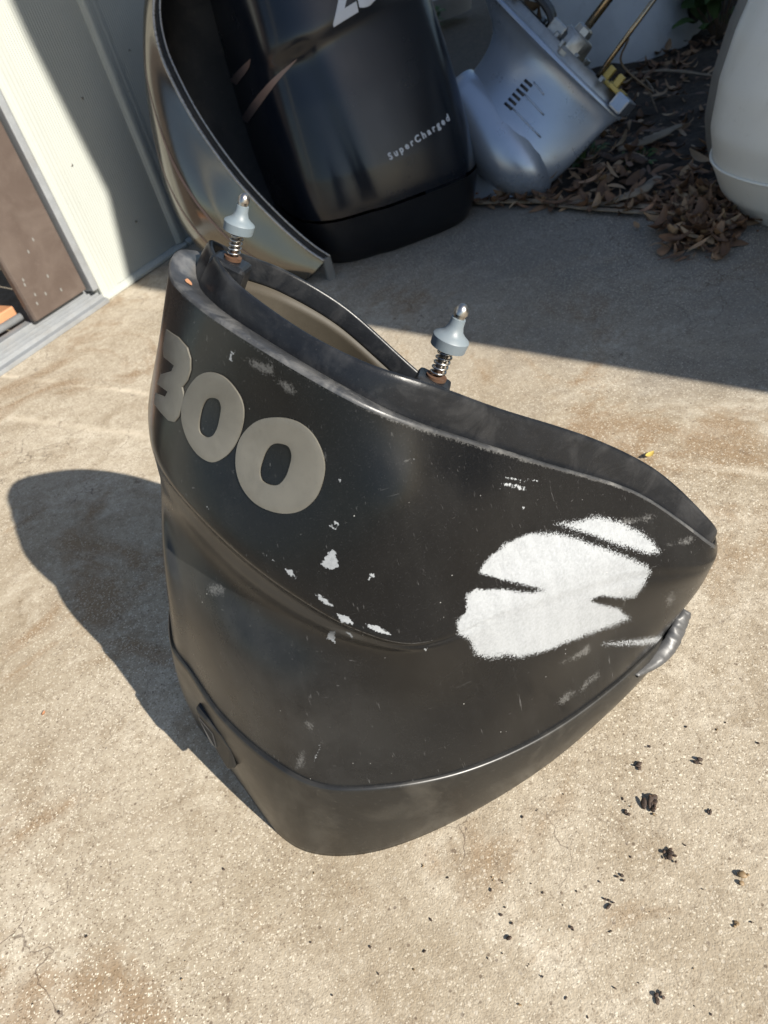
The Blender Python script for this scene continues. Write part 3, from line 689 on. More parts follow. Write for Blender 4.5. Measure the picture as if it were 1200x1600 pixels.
# ------------------------------------------------------------ dark grey cowling leaning by the shed
def grey_cowl():
    root = empty('leaning_cowling', (0.0, 2.2, 0)); tag(root, 'dark grey glossy cowling half with bright curved edge against the shed', 'cowling')
    Rm = np.array([uny(*p) for p in [(250,-60,2.50),(240,20,2.47),(250,80,2.43),(276,140,2.38),(312,203,2.33),(370,282,2.26),(430,346,2.21),(480,390,2.17),(507,408,2.15)]])
    L = np.array([uny(*p) for p in [(236,-60,2.62),(236,20,2.62),(237,130,2.60),(245,220,2.56),(262,300,2.50),(290,360,2.44),(330,405,2.38),(380,432,2.30),(470,446,2.20)]])
    Mi = Rm*.5+L*.5+np.array([-.028, -.045, 0])*np.array([.5, .8, 1, 1, 1, 1, .9, .6, .3])[:, None]
    B1 = L+np.array([.07, .10, 0]); B0 = L+np.array([.30, .16, 0])
    cols = [B0, B1, L, Mi, Rm]
    cols = [cr(c, 10) for c in cols]
    for c in cols: c[:, 2] = np.maximum(c[:, 2], .002)
    g = np.array([cr([c[i] for c in cols], 10) for i in range(len(cols[0]))])
    nr, nc = g.shape[:2]
    o = fix_normals(mesh('outer_face', g.reshape(-1, 3), grid_faces(nr, nc), MAT['dark'], root))
    ctr = g.mean(axis=1, keepdims=True)+np.array([.05, -.02, 0]); dd = ctr-g; dd /= np.linalg.norm(dd, axis=-1, keepdims=True); inn = g+dd*.012; fix_normals(mesh('inner_face', inn.reshape(-1, 3), grid_faces(nr, nc), MAT['void'], root))
    rim_ = g[:, -1]
    tube('edge_trim', rim_, .0045, MAT['trim'], root, 8)
    tube('edge_trim', rim_+np.array([.020, .008, .006]), .003, MAT['trim'], root, 8)
    st = [r+np.array([.0, .0, .0]) for r in rim_]; s2 = [r+np.array([.020, .008, .006]) for r in rim_]
    V = []
    for a, b in zip(st, s2): V += [a, a*.5+b*.5+np.array([.004, .008, -.004]), b]
    fix_normals(mesh('edge_channel', V, grid_faces(len(st), 3), MAT['void'], root))
    nose_i = nr-1
    box('corner_tab', rim_[-1]+np.array([-.002, .0, -.07]), (.024, .010, 0), (-.006, .016, 0), (0, 0, .075), MAT['greyedge'], root, .003)
    for t in (26, 31):
        P = g[14:74, t]; nn = np.array([-.35, -.9, 0]); V = []
        k0 = len(P)
        for i, p in enumerate(P):
            wd = .004*math.sin(math.pi*i/(k0-1))+.0003; q = g[14+i, t+1]-p; q /= np.linalg.norm(q)
            V += [p-q*wd+nn*.0012, p+q*wd+nn*.0012]
        mesh('pin_stripe', V, grid_faces(k0, 2), MAT['pink'], root)
grey_cowl()

# ------------------------------------------------------------ black supercharged cowling
def black_cowl():
    fl, frt = un(522, 420), un(738, 338)
    w = frt-fl; width = np.linalg.norm(w); w /= width; n = np.array([w[1], -w[0], 0])
    width *= 1.20; dep = .78; cen = (fl+frt)/2-n*(dep*.5-.075)+w*.005
    root = empty('black_cowling', cen); tag(root, 'glossy black outboard cowling lettered SuperCharged standing in the shade', 'cowling')
    Zs = [0, .01, .05, .09, .145, .150, .154, .16, .26, .32, .38, .44, .50, .56, .60, .64, .70, .78, .86, .94, 1.0, 1.04]
    Ws = [.86, .885, .94, .97, .995, .995, .987, .988, .985, .975, .965, .955, .94, .925, .915, .905, .89, .86, .80, .70, .55, .3]
    zf = np.linspace(0, 1.04, 130); NT = 180
    def ring(z, off=0.):
        k = np.interp(z, Zs, Ws); out = []
        for i in range(NT):
            t = 2*math.pi*i/NT; c, s_ = math.cos(t), math.sin(t); e = 2/4.2
            a = abs(c)**e*math.copysign(1, c); b = abs(s_)**e*math.copysign(1, s_)
            x = a*width*.53*k; y = b*dep*.52*k
            y -= .24*max(0, z-.17)**1.25            # leans back towards the top
            if b > .3:                             # the scoop: upper dome overhangs the lettered face
                zline = .60+.10*(x/width)
                f = 1/(1+math.exp(-(z-zline)/.012)); y += .022*f*min(1, (b-.3)/.5)*(1-.6*max(0, z-.75))
                g = 1/(1+math.exp(-(x+.20*width+.12*(z-.3))/.010)); y -= .016*(1-g)*min(1, (b-.3)/.4)*(1-f)
            out.append(cen+w*x+n*y+Z*z)
        return out
    def part(name, z0, z1, mat):
        zz = [z for z in zf if z0 <= z <= z1]; g = np.array([ring(z) for z in zz])
        V = list(g.reshape(-1, 3)); f = grid_faces(len(zz), NT, True)
        if z1 > 1: f.append(tuple(range((len(zz)-1)*NT, len(zz)*NT)))
        o = fix_normals(mesh(name, V, f, mat, root)); return V, f
    Vb, fb_ = part('lower_band', 0, .1495, MAT['blackband']); V, f = part('outer_shell', .1465, 1.1, MAT['black'])
    bvb = BVHTree.FromPolygons([Vector(p) for p in V], f)
    def lettering(txt, a, b, size, zrot, nm, ext=.0012, bold=0., shear=0., spacing=1.0, mat=None):
        cu = bpy.data.curves.new(nm, 'FONT'); cu.body = txt; cu.size = size; cu.extrude = ext; cu.space_character = spacing; cu.offset = bold; cu.shear = shear; cu.resolution_u = 3
        tmp = bpy.data.objects.new(nm, cu); COL.objects.link(tmp); dg = bpy.context.evaluated_depsgraph_get(); me = bpy.data.meshes.new_from_object(tmp.evaluated_get(dg))
        bpy.data.objects.remove(tmp)
        ca, sa = math.cos(zrot), math.sin(zrot); V = []
        for v in me.vertices:
            x, y = v.co.x*ca-v.co.y*sa, v.co.x*sa+v.co.y*ca
            o_ = a+b*x+Z*y+n*.3; h = bvb.ray_cast(Vector(o_), Vector(-n)); p = np.array(h[0]) if h[0] is not None else a+b*x+Z*y
            V.append(p+n*(.0012+v.co.z))
        mesh(nm, V, [tuple(p.vertices) for p in me.polygons], mat or MAT['letter'], root, smooth=False)
    hit = lambda u, v: np.array(bvb.ray_cast(Vector(CP), Vector(ray(u, v)).normalized())[0] or uny(u, v, 2.3))
    a, b = hit(609, 250), hit(704, 186)
    tx = (b-a)@w; ty = b[2]-a[2]; ln = math.hypot(tx, ty)
    lettering('SuperCharged', a, w, ln/6.6*.74, math.atan2(ty, tx), 'lettering', spacing=1.55, bold=.0006)
    a2 = hit(520, 40)
    lettering('250', a2, w, .16, math.atan2(ty, tx), 'lettering', bold=.004, shear=.25)
    for mid in ([(341, 184), (352, 152), (367, 126), (385, 104), (392, 92)], [(362, 228), (376, 200), (395, 170), (428, 128), (464, 92)]):
        c = cr([(x, y, 0) for x, y in mid], 8)[:, :2]; V2 = []
        for i, p in enumerate(c):
            d = c[min(i+1, len(c)-1)]-c[max(i-1, 0)]; d /= np.hypot(*d); q = np.array([-d[1], d[0]])*(6.5*math.sin(math.pi*(i+.5)/(len(c))))
            hs = [bvb.ray_cast(Vector(CP), Vector(ray(*(p+q*s_))).normalized()) for s_ in (-1, 1)]
            if all(h[0] is not None for h in hs):
                for h in hs:
                    nn = np.array(h[1]); nn = nn if nn@ray(*p) < 0 else -nn; V2.append(np.array(h[0])+nn*.0015)
        print('SWOOSH', len(V2), 2*len(c))
        if len(V2) >= 12 and len(V2) % 2 == 0: mesh('swoosh_decal', V2, grid_faces(len(V2)//2, 2), MAT['pink'], root)
    # latch recess low on the right
    h = bvb
    Vr = [Vector(p) for p in Vb]; bl = BVHTree.FromPolygons(Vr, fb_)
    q = bl.ray_cast(Vector(CP), Vector(ray(690, 292)).normalized())
    if q[0] is None: q = bvb.ray_cast(Vector(CP), Vector(ray(690, 284)).normalized())
    if q[0] is not None:
        c = np.array(q[0]); nn = np.array(q[1]); nn = -nn if nn@ray(690, 292) > 0 else nn; tt = np.cross(Z, nn); tt /= np.linalg.norm(tt); uu = np.cross(nn, tt)
        V = []; m = 20
        for k, (sx, sz, off) in enumerate(((.022, .034, .001), (.018, .030, .004), (.013, .024, .002), (.009, .018, -.006))):
            for i in range(m):
                t = 2*math.pi*i/m; V.append(c+tt*sx*math.cos(t)+uu*sz*math.sin(t)+nn*off)
        mesh('latch_recess', V, grid_faces(4, m, True)+[tuple(range(3*m, 4*m))], MAT['blackband'], root)
    return root
black_cowl()

# ------------------------------------------------------------ silver gearcase tipped on its nose
def gearcase():
    X = R@np.array([.68, .73, -.06]); X /= np.linalg.norm(X)
    Zl = R@np.array([.62, -.56, -.58]); Zl -= X*(Zl@X); Zl /= np.linalg.norm(Zl); Yl = np.cross(Zl, X)
    nose = un(852, 304, .012)
    def T(x, y, z): return nose+X*x+Yl*y+Zl*((z if z < .2 else .2+(z-.2)*.86)-.075)
    root = empty('gearcase', nose); tag(root, 'silver blue outboard gearcase tipped on its bullet nose among dead leaves', 'gearcase')
    # torpedo (nose at x = 0, tail at -.42)
    prof = [(0, .001), (-.006, .018), (-.02, .036), (-.045, .056), (-.08, .074), (-.13, .088), (-.20, .094), (-.30, .093), (-.38, .088), (-.425, .082), (-.43, .070)]
    n = 40; V = []
    for x, r in prof:
        for k in range(n):
            t = 2*math.pi*k/n; V.append(T(x, 1.12*r*math.cos(t), .085+r*math.sin(t)*1.12))
    f = grid_faces(len(prof), n, True); f.append(tuple(range((len(prof)-1)*n, len(prof)*n)))
    fix_normals(mesh('torpedo', V, f, MAT['silver'], root))
    # strut: aerofoil sections from the torpedo up to the flange
    def section(x0, x1, th, z, m=48):
        out = []
        for k in range(m):
            t = 2*math.pi*k/m; c = (1+math.cos(t))/2           # 1 = leading edge
            x = x1+(x0-x1)*c; y = th*math.sin(t)*(.55+.45*math.sin(math.pi*min(1, c*.9+.1)))
            out.append(T(x, y, z))
        return out
    rows = [(-.012, -.42, .100, .09), (-.006, -.42, .092, .13), (.0, -.42, .074, .17), (.004, -.42, .060, .23), (.008, -.44, .056, .30), (.012, -.50, .062, .345), (.020, -.54, .075, .372), (.022, -.55, .085, .380)]
    g = np.array([section(*r) for r in rows]); g = np.array([cr(g[:, j], 6) for j in range(48)]).transpose(1, 0, 2); nS = len(g)
    fS = grid_faces(nS, 48, True); fix_normals(mesh('strut', g.reshape(-1, 3), fS+[tuple(range((nS-1)*48, nS*48))], MAT['silver'], root)); bvs = BVHTree.FromPolygons([Vector(p) for p in g.reshape(-1, 3)], fS)
    # flange plate with raised rim on top
    g = np.array([section(.026, -.56, .092, .380), section(.026, -.56, .092, .392), section(.018, -.55, .082, .393), section(.010, -.54, .072, .385)])
    fix_normals(mesh('flange', g.reshape(-1, 3), grid_faces(4, 48, True)+[tuple(range(3*48, 4*48))], MAT['silver'], root))
    g = np.array([section(-.02, -.50, .060, .380), section(-.02, -.50, .060, .425), section(-.028, -.49, .052, .425), section(-.028, -.49, .052, .395)])
    fix_normals(mesh('gasket_wall', g.reshape(-1, 3), grid_faces(4, 48, True)+[tuple(range(3*48, 4*48))], MAT['cast'], root))
    # front wedge standing up at the leading end
    box('front_lug', T(-.02, -.055, .392), X*.045, Yl*.11, Zl*.045, MAT['silver'], root, .006)
    # fin and skeg on the hidden side
    sk = [T(-.06, 0, .01), T(-.40, 0, .01), T(-.36, 0, -.17), T(-.26, 0, -.20)]
    V = [p+Yl*s_*.006 for s_ in (1, -1) for p in sk]
    bevel(fix_normals(mesh('skeg', V, [(0, 1, 2, 3), (7, 6, 5, 4), (0, 4, 5, 1), (1, 5, 6, 2), (2, 6, 7, 3), (3, 7, 4, 0)], MAT['silver'], root, smooth=False)), .004)
    # propeller shaft and tail rods
    lathe('propeller_shaft', T(-.42, 0, .085), -X, [(0, .03), (.01, .03), (.012, .016), (.10, .016), (.105, .012), (.15, .012)], MAT['cast'], root)
    # water intake slots and ribs
    def on(u, v):
        h = bvs.ray_cast(Vector(CP), Vector(ray(u, v)).normalized()); return np.array(h[0]) if h[0] is not None else None
    for k in range(6):
        u, v = 794+6.2*k, 165-7.2*k; p0, p1 = on(u-5, v-4), on(u+6, v+6)
        if p0 is not None and p1 is not None: tube('intake_slot', [p0, (p0+p1)/2+Yl*.001, p1], .0045, MAT['hose'], root, 8)
    for (u0, v0, u1, v1) in ((800, 168, 845, 215), (818, 145, 850, 180), (834, 128, 850, 148)):
        pp = [on(u0+(u1-u0)*t, v0+(v1-v0)*t) for t in np.linspace(0, 1, 6)]
        if all(p is not None for p in pp): tube('cast_rib', pp, .0028, MAT['silver'], root, 6)
    lathe('plug', T(-.13, .098, .11), Yl, [(0, .008), (.012, .008), (.013, .005)], MAT['hose'], root, 12)
    # water pump, shafts, hoses
    c = T(-.22, 0, .40)
    pump = lathe('pump_housing', c, Zl, [(0, .062), (.012, .062), (.014, .052), (.06, .050), (.066, .045), (.068, .028), (.085, .026), (.09, .02)], MAT['cast'], root, 8)
    for k in range(6):
        t = math.pi*2*k/6+.3
        lathe('bolt', c+(X*math.cos(t)+Yl*math.sin(t))*.054+Zl*.012, Zl, [(0, .009), (.016, .009), (.018, .007)], MAT['cast'], pump, 6)
    tube('drive_shaft', [T(-.22, 0, .47), T(-.22, 0, .70), T(-.22, 0, 1.0)], .012, MAT['shaft'], root, 12)
    tube('shift_shaft', [T(-.10, -.02, .40), T(-.11, -.02, .60), T(-.12, -.02, .85)], .007, MAT['shaft'], root, 10)
    for i in range(4):
        y = -.03+.02*i
        tube('hose', cr([T(-.26-.02*i, y, .41), T(-.33, y, .46), T(-.42-.02*i, y*1.2, .46), T(-.52, y, .42)], 6), .010, MAT['hose'], root, 8)
    for k in range(5):
        lathe('bolt', T(-.44+.09*k, .046 if k % 2 else -.046, .424), Zl, [(0, .010), (.012, .010), (.014, .007)], MAT['cast'], root, 6)
    lathe('grommet', T(-.25, -.01, .395), Zl, [(0, .034), (.05, .034), (.055, .028), (.056, .012)], MAT['hose'], root, 20)
    box('bracket', T(-.30, -.045, .395), X*.05, Yl*.03, Zl*.06, MAT['cast'], root, .004)
    tube('shift_rod', [T(-.23, .03, .42), T(-.235, .035, .55)], .008, MAT['cast'], root, 10)
    for i, (x, y, z, s_) in enumerate(((-.075, .030, .418, 1.7), (-.10, -.015, .425, 1.6), (-.115, .048, .418, 1.3), (-.055, -.045, .43, 1.5))):
        cl = box('yellow_clip', T(x, y, z), X*.028*s_, Yl*.03*s_, Zl*.012, MAT['yellow'], root, .003)
        box('clip_tab', T(x+.004, y+.006, z+.012), X*.012*s_, Yl*.012*s_, Zl*.022*s_, MAT['yellow'], cl, .002)
        box('clip_tab', T(x+.018*s_, y+.016*s_, z-.002), X*.016*s_, Yl*.020*s_, Zl*.012*s_, MAT['yellow'], cl, .002)
    return root, T, X, Yl, Zl
gc, GT, GX, GY, GZ = gearcase()

# ------------------------------------------------------------ pale cowlings behind and to the right
def drum(name, label, cen, ax, ay, rot, rows, mat, nt_=96, expo=2.6, parts=True):
    root = empty(name, cen); tag(root, label, 'cowling', None)
    ca, sa = math.cos(rot), math.sin(rot); wx = np.array([ca, sa, 0]); wy = np.array([-sa, ca, 0])
    zz = np.array([r[0] for r in rows]); ks = np.array([r[1] for r in rows]); sx = np.array([r[2] for r in rows]); 
    def P(t, z, off=0.):
        k = np.interp(z, zz, ks); s_ = np.interp(z, zz, sx); c, s2 = math.cos(t), math.sin(t); e = 2/expo
        return cen+wx*(abs(c)**e*math.copysign(1, c)*(ax*k+off)+s_)+wy*(abs(s2)**e*math.copysign(1, s2)*(ay*k+off))+Z*z
    return root, P, zz
def rings(name, P, z0, z1, nz, mat, root, nt_=120, off=0., cap=False, t0=0, t1=2*math.pi):
    zs = np.linspace(z0, z1, nz); full = abs(t1-t0-2*math.pi) < 1e-6
    ts = np.linspace(t0, t1, nt_, endpoint=not full)
    V = [P(t, z, off) for z in zs for t in ts]; f = grid_faces(nz, nt_, full)
    if cap: f.append(tuple(range((nz-1)*nt_, nz*nt_)))
    return fix_normals(mesh(name, V, f, mat, root))
c_ = un(1200, 372); c_ = np.array([c_[0]+.47, c_[1]+.12, 0])
root, P, _ = drum('cream_cowling', 'cream cowling with moulded seam at the right edge of the slab', c_, .50, .42, .35, [(0, .86, 0), (.05, .93, 0), (.12, .98, 0), (.2, 1.0, 0), (.3, .985, .01), (.4, .95, .03), (.5, .90, .06), (.6, .83, .10), (.7, .73, .14), (.8, .58, .18), (.86, .4, .2)], None)
rings('lower_band', P, 0, .125, 16, MAT['cream'], root, off=.004); rings('outer_shell', P, .120, .86, 60, MAT['cream'], root, cap=True)
tube('seam_bead', [P(t, .126, .004) for t in np.linspace(0, 2*math.pi, 121)], .004, MAT['cream'], root, 6)
g = np.array([[P(t, z, o_) for z in np.linspace(.06, .62, 24)] for t, o_ in ((2.02, .002), (2.04, .022), (2.08, .030), (2.16, .024), (2.19, .002))])
fix_normals(mesh('joint_flange', g.reshape(-1, 3), grid_faces(5, 24), MAT['greyedge'], root))
c_ = un(1010, 105); c_ = np.array([c_[0]+.02, c_[1]+.33, 0]); print('D', c_, pr(c_))
root, P, _ = drum('white_cowling', 'white cowling with a dark oval hole behind the gearcase', c_, .40, .34, .75, [(0, .97, 0), (.1, 1.0, 0), (.5, 1.0, 0), (.9, .92, 0), (1.1, .7, 0)], None)
rings('outer_shell', P, 0, 1.1, 60, MAT['white'], root, cap=True)
def surf_patch(P, t0, t1, z0, z1, off, m=28):
    V = []; 
    for k, sc in enumerate((1., .97, .9)):
        for i in range(m):
            a = 2*math.pi*i/m; V.append(P((t0+t1)/2+(t1-t0)/2*sc*math.cos(a), (z0+z1)/2+(z1-z0)/2*sc*math.sin(a), off if k == 1 else .0008 if k == 0 else .001))
    return V, grid_faces(3, m, True)+[tuple(range(2*m, 3*m))]
dsh = [c for c in root.children if c.name.startswith('outer_shell')][0]
bvd = BVHTree.FromPolygons([v.co.copy() for v in dsh.data.vertices], [tuple(p.vertices) for p in dsh.data.polygons])
hd = [bvd.ray_cast(Vector(CP), Vector(ray(1084+11*math.cos(a), 6+30*math.sin(a))).normalized()) for a in np.linspace(0, 2*math.pi, 28, endpoint=False)]
hd = [(np.array(h[0]), np.array(h[1])) for h in hd if h[0] is not None]
print('HOLE', len(hd))
if len(hd) > 12:
    cc = np.mean([h[0] for h in hd], 0); nn = [n_ if n_@(h_-CP) < 0 else -n_ for h_, n_ in hd]; m = len(hd)
    V = [h_+n_*.002 for (h_, _), n_ in zip(hd, nn)]+[h_+n_*.006 for (h_, _), n_ in zip(hd, nn)]+[cc+(h_-cc)*.9+n_*.004 for (h_, _), n_ in zip(hd, nn)]
    mesh('oval_hole', V, grid_faces(3, m, True)+[tuple(range(2*m, 3*m))], MAT['void'], root)
# a second white cowling farther left, seen between the black cowling and the gearcase
c2 = un(668, 40); c2 = np.array([c2[0]+.10, c2[1]+.30, 0])
root2, P2, _ = drum('white_cowling', 'white cowling mostly hidden between the black cowling and the gearcase', c2, .30, .28, .3, [(0, .95, 0), (.1, 1.0, 0), (.5, 1.0, 0), (.8, .85, 0), (.95, .5, 0)], None)
rings('outer_shell', P2, .13, .95, 40, MAT['white'], root2, cap=True); rings('lower_band', P2, 0, .135, 8, MAT['greyedge'], root2, off=.003)

# ------------------------------------------------------------ leaf litter, bark, twigs, plants
en = np.array([-ed[1], ed[0], 0.])
def bedz(p): return .012
def leaf_geo(L, Wd, curl, n=5):
    V = []
    for i in range(n):
        t = i/(n-1); w = Wd*math.sin(math.pi*min(1, .06+t*.92))**.8*.5
        for s_ in (-1, 0, 1): V.append((L*(t-.5), w*s_, curl*L*(t-.5)**2*1.6+abs(s_)*w*curl*.9))
    return np.array(V), grid_faces(n, 3)
def rotm(rx, ry, rz): 
    return np.array((Matrix.Rotation(rz, 3, 'Z')@Matrix.Rotation(ry, 3, 'Y')@Matrix.Rotation(rx, 3, 'X')))
def litter():
    V = []; Fc = []; tone = []
    rnd = random.Random(5)
    for k in range(6500):
        t = rnd.uniform(-.1, 2.6); d = rnd.random()**1.3*1.9-.02
        if rnd.random() < .10: d = rnd.uniform(-.05, .02)
        if rnd.random() < .12:                    # drift against the cream cowling
            q = un(rnd.gauss(1090, 28), rnd.gauss(352, 22)); p = np.array([q[0], q[1], rnd.uniform(.003, .03)])
        else:
            p = E1+ed*t+en*d; p[2] = .025+rnd.uniform(-.01, .035) if d > .05 else rnd.uniform(.003, .022)
        L = rnd.uniform(.018, .085)*(.7 if rnd.random() < .4 else 1); v, f = leaf_geo(L, L*rnd.uniform(.16, .52), rnd.uniform(-.9, 1.2))
        m = rotm(rnd.uniform(-.5, .5), rnd.uniform(-.45, .45), rnd.uniform(0, 6.28)); v = v@m.T+p
        v[:, 2] = np.maximum(v[:, 2], .002+.001*(k % 7))
        b = len(V); V += list(v); Fc += [tuple(i+b for i in q) for q in f]; tone += [rnd.betavariate(1.0, 2.0)]*len(v)
    o = mesh('leaf_litter', V, Fc, MAT['leaf']); tag(o, 'brown dead leaves heaped over the bed behind the slab', 'leaves', kind='stuff')
    a = o.data.attributes.new('tone', 'FLOAT', 'POINT'); a.data.foreach_set('value', np.array(tone, dtype=np.float32))
litter()
def strip(name, pts, wd, mat, label, cat, lift=.004, curl=.35, seed=0):
    P = cr([np.array(p) for p in pts], 8); V = []; n = len(P); r = random.Random(seed); m = 9
    for i, p in enumerate(P):
        d = P[min(i+1, n-1)]-P[max(i-1, 0)]; d /= np.linalg.norm(d); s_ = np.cross(Z, d); s_ /= np.linalg.norm(s_)
        w = wd*(.35+.65*math.sin(math.pi*min(1, .08+.9*i/(n-1)))**.6)*(1+.25*noise.noise(Vector((i*.4, seed, 0))))
        for k in range(m):
            u = -1+2*k/(m-1); V.append(p+s_*u*w+Z*(lift+curl*w*(1-u*u)+.004*noise.noise(Vector((i*.6, k*.9, seed)))))
    o = mesh(name, V, grid_faces(n, m), mat); so = o.modifiers.new('solid', 'SOLIDIFY'); so.thickness = .003; so.offset = 1
    return tag(o, label, cat)
g = lambda u, v, z=.01: un(u, v, z)
strip('bark_strip', [g(742, 318), g(830, 316), g(900, 318), g(1000, 324), g(1095, 328)], .016, MAT['bark'], 'long grey brown bark strip lying along the slab edge', 'bark', seed=1)
strip('bark_strip', [g(860, 322), g(950, 330), g(1040, 336)], .010, MAT['bark'], 'thin bark strip lying just in front of the long one', 'bark', seed=2)
strip('bark_strip', [g(965, 236, .05), g(1010, 222, .06), g(1062, 198, .06)], .026, MAT['bark'], 'wide pale bark slab in the leaves beyond the gearcase tip', 'bark', seed=3)
strip('bark_strip', [g(958, 316, .02), g(1000, 300, .035), g(1030, 278, .04)], .022, MAT['bark'], 'curled bark piece leaning over the slab edge', 'bark', seed=4)
strip('bark_strip', [g(985, 117, .04), g(1040, 112, .05), g(1115, 120, .05)], .012, MAT['bark'], 'bark strip at the foot of the white cowling', 'bark', seed=5)
strip('bark_strip', [g(955, 252, .04), g(985, 246, .05), g(1010, 256, .04)], .022, MAT['leaf'], 'broad reddish leaf blade in the bed beside the gearcase', 'leaf', seed=6)
tag(tube('twig', cr([GT(-.10, -.02, .56), GT(-.09, .04, .50), GT(.02, .05, .50), g(1010, 130, .10), g(1028, 178, .03)], 6), .003, MAT['twig'], None, 6), 'thin bent twig drooping from the gearcase into the leaves', 'twig')
for i, (a, b, lab) in enumerate((((1000, 170), (1060, 152), 'short twig lying across the upper leaves'), ((1040, 300), (1062, 345), 'pale straw stem bent at the slab corner'), ((1050, 345), (1100, 392), 'pale straw stem lying on the shaded concrete'), ((800, 312), (880, 322), 'thin stick lying on the slab edge under the gearcase'))):
    A, B = g(*a, .03 if i == 0 else .012), g(*b, .03 if i == 0 else .012); m = (A+B)/2+np.array([.012, .02, .012])
    tag(tube('twig', cr([A, m, B], 6), .0028, MAT['twig'], None, 6), lab, 'twig')
# leaves lying on the gearcase flange
for i, (x, y, lab) in enumerate(((-.36, .058, 'crumpled brown leaf on the upper part of the gearcase flange'), (-.27, .062, 'small brown leaf halfway down the gearcase flange'), (-.42, .05, 'curled brown leaf at the top of the gearcase flange'))):
    v, f = leaf_geo(.075, .034, .9); m = rotm(.4*i-.3, .25, .6+i); v = v@m.T
    W3 = np.array([GX, GY, GZ]); v = v@W3+GT(x, y, .405+.004*i)
    o = mesh('fallen_leaf', v, f, MAT['leaf']); so = o.modifiers.new('s', 'SOLIDIFY'); so.thickness = .001
    a = o.data.attributes.new('tone', 'FLOAT', 'POINT'); a.data.foreach_set('value', np.full(len(v), .45+.1*i, dtype=np.float32)); tag(o, lab, 'leaf')
# broad-leaved plants
def plant(name, base, h, n, label, seed, spread=.5, L=.16, tones=(.3, 1.)):
    root = empty(name, base); tag(root, label, 'plant'); r = random.Random(seed); V = []; Fc = []; T_ = []
    stems_V = []; stems_F = []
    for k in range(n):
        ang = r.uniform(0, 6.28); hh = h*r.uniform(.35, 1.); out = spread*h*r.uniform(.2, 1.)
        tip = np.array([math.cos(ang)*out, math.sin(ang)*out, hh])+base
        sv, sf = tube_pts(cr([base, base*.6+tip*.4+Z*.05*h, tip], 3), .003, 5); b = len(stems_V); stems_V += sv; stems_F += [tuple(i+b for i in q) for q in sf]
        for q in range(3):
            v, f = leaf_geo(L*r.uniform(.6, 1.1), L*r.uniform(.28, .42), r.uniform(-.9, -.3), 6); v[:, 0] += L*.5
            m = rotm(r.uniform(-.5, .5), r.uniform(-.8, .3), ang+r.uniform(-1.2, 1.2)); v = v@m.T+base+(tip-base)*(1-.22*q)
            b = len(V); V += list(v); Fc += [tuple(i+b for i in w) for w in f]; T_ += [r.uniform(*tones)]*len(v)
    mesh('stems', stems_V, stems_F, MAT['twig'], root)
    o = mesh('leaves', V, Fc, MAT['green'], root); a = o.data.attributes.new('tone', 'FLOAT', 'POINT'); a.data.foreach_set('value', np.array(T_, dtype=np.float32))
pb = un(1122, 72); plant('leafy_plant', pb, .42, 26, 'bright green leafy plant between the white and cream cowlings', 3, .55, .17, (.5, 1.))
pb = un(1175, 40); plant('leafy_plant', pb+np.array([.15, .35, 0]), .60, 30, 'dark green leafy plant behind the cream cowling', 4, .6, .16, (0, .4))
pb = un(912, 268); plant('weed', pb, .07, 12, 'low green weed under the tip of the gearcase flange', 5, .9, .05, (.2, .8))
pb = un(1000, 268); plant('weed', pb, .05, 8, 'small green weed in the middle of the dead leaves', 6, 1.0, .045, (.3, .9))
pb = un(672, 62); plant('weed', pb, .16, 14, 'green weed between the black cowling and the gearcase tail', 8, .7, .07, (.1, .6))
for i, (u, v, sd) in enumerate(((760, -60, 11), (900, -70, 12), (1060, -40, 13), (1220, -60, 14), (560, -60, 15))):
    pb = un(u, v); plant('shrub', pb, 1.0, 60, ['dark shrub behind the gearcase top', 'dark shrub behind the drive shaft', 'dark shrub behind the white cowling', 'dark shrub at the far right corner', 'dark shrub behind the black cowling'][i], sd, .6, .16, (0, .5))

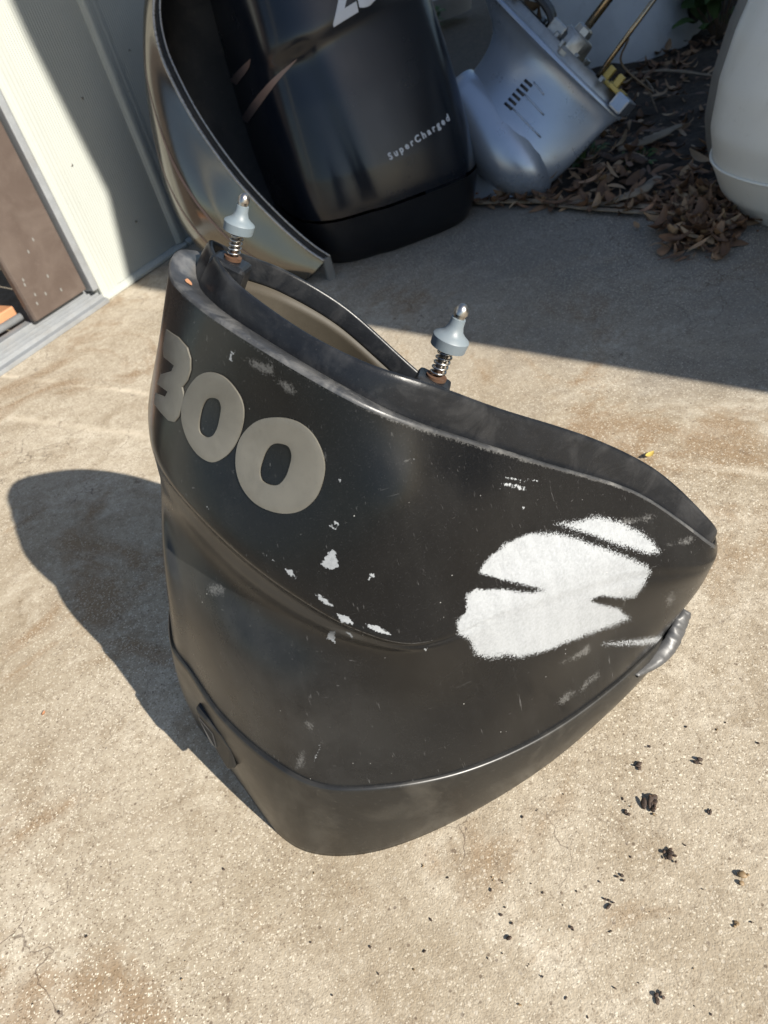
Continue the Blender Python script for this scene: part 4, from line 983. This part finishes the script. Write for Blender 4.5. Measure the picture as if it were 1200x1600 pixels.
# ------------------------------------------------------------ crumbs on the concrete
def crumb(u, v, s, kind, label=None, seed=0):
    r = random.Random(seed*31+7); p = un(u, v); V = []; Fc = []
    for k in range(kind):
        c = np.array([r.gauss(0, s*.55), r.gauss(0, s*.55), s*.28]) if kind > 1 else np.array([0, 0, s*.45])
        bm = bmesh.new(); bmesh.ops.create_icosphere(bm, subdivisions=2, radius=s*(r.uniform(.3, .55) if kind > 1 else .5))
        sx, sy, sz = r.uniform(.6, 1.5), r.uniform(.4, 1.0), r.uniform(.2, .6); m = rotm(r.uniform(-.4, .4), r.uniform(-.4, .4), r.uniform(0, 6))
        b = len(V)
        for vt in bm.verts:
            q = np.array(vt.co)*np.array([sx, sy, sz])*(1+.5*noise.noise(vt.co*(1.3/s)+Vector((seed, k, 0)))); V.append(q@m.T+c)
        Fc += [tuple(x.index+b for x in f.verts) for f in bm.faces]; bm.free()
    V = np.array(V); V[:, 2] -= V[:, 2].min()-.0002
    o = mesh('seed_husk', V, Fc, MAT['seed'] if seed % 5 else MAT['nut'], None, True, loc=p)
    tag(o, label or 'small dark crumb of seed husk on the sunlit concrete', 'seed husk', None if label else 'loose crumbs of seed husk on the slab')
BIG = [(1000,1198,.010,4,'dark husk crumb nearest the cowling, above the clustered pair'), (978,1270,.009,3,'single dark husk crumb left of the biggest cluster'), (1018,1256,.015,9,'widest cluster of dark husks on the slab'), (1046,1340,.013,7,'tall dark husk clump below the widest cluster'), (1160,1375,.011,5,'tan and dark seed pair near the right edge'),
       (795,1466,.009,1,'lone oval dark seed on the concrete in front'), (950,1410,.009,4,'broken husk with a pale speck in the front right'), (968,1372,.008,3,'dark crumb just above the broken husk'), (1110,1268,.009,3,'rounded brown husk right of the widest cluster'), (1154,1448,.008,3,'dark curled husk below the tan seed pair'), (1028,1555,.009,4,'dark husk fragment near the bottom edge'), (1090,1190,.009,3,'reddish husk fragment at the upper right')]
for i, b in enumerate(BIG): crumb(b[0], b[1], b[2]*.6, *b[3:], seed=i+1)
r = random.Random(3)
for i in range(48):
    u, v = r.uniform(640, 1190), r.uniform(1120, 1590)
    if v < 1340-(u-640)*.5: v += 200
    if v > 1595: continue
    crumb(u, v, r.uniform(.0016, .0036), r.choice((1, 1, 2)), seed=i+40)
for i in range(16): crumb(r.uniform(20, 600), r.uniform(1350, 1590), r.uniform(.002, .0035), 1, seed=i+120)
for i, (u, v, lab, tone) in enumerate(((1015, 714, 'small yellow leaf on the concrete behind the cowling', .85), (70, 1117, 'tiny orange leaf scrap on the concrete at the left', 1.0))):
    v_, f = leaf_geo(.022 if i == 0 else .010, .011 if i == 0 else .005, .5); v_ = v_@rotm(.1, .1, .5+i).T; v_[:, 2] += .003-v_[:, 2].min()
    o = mesh('fallen_leaf', v_, f, MAT['wood'] if i else MAT['yellow'], None, loc=un(u, v)); tag(o, lab, 'leaf')
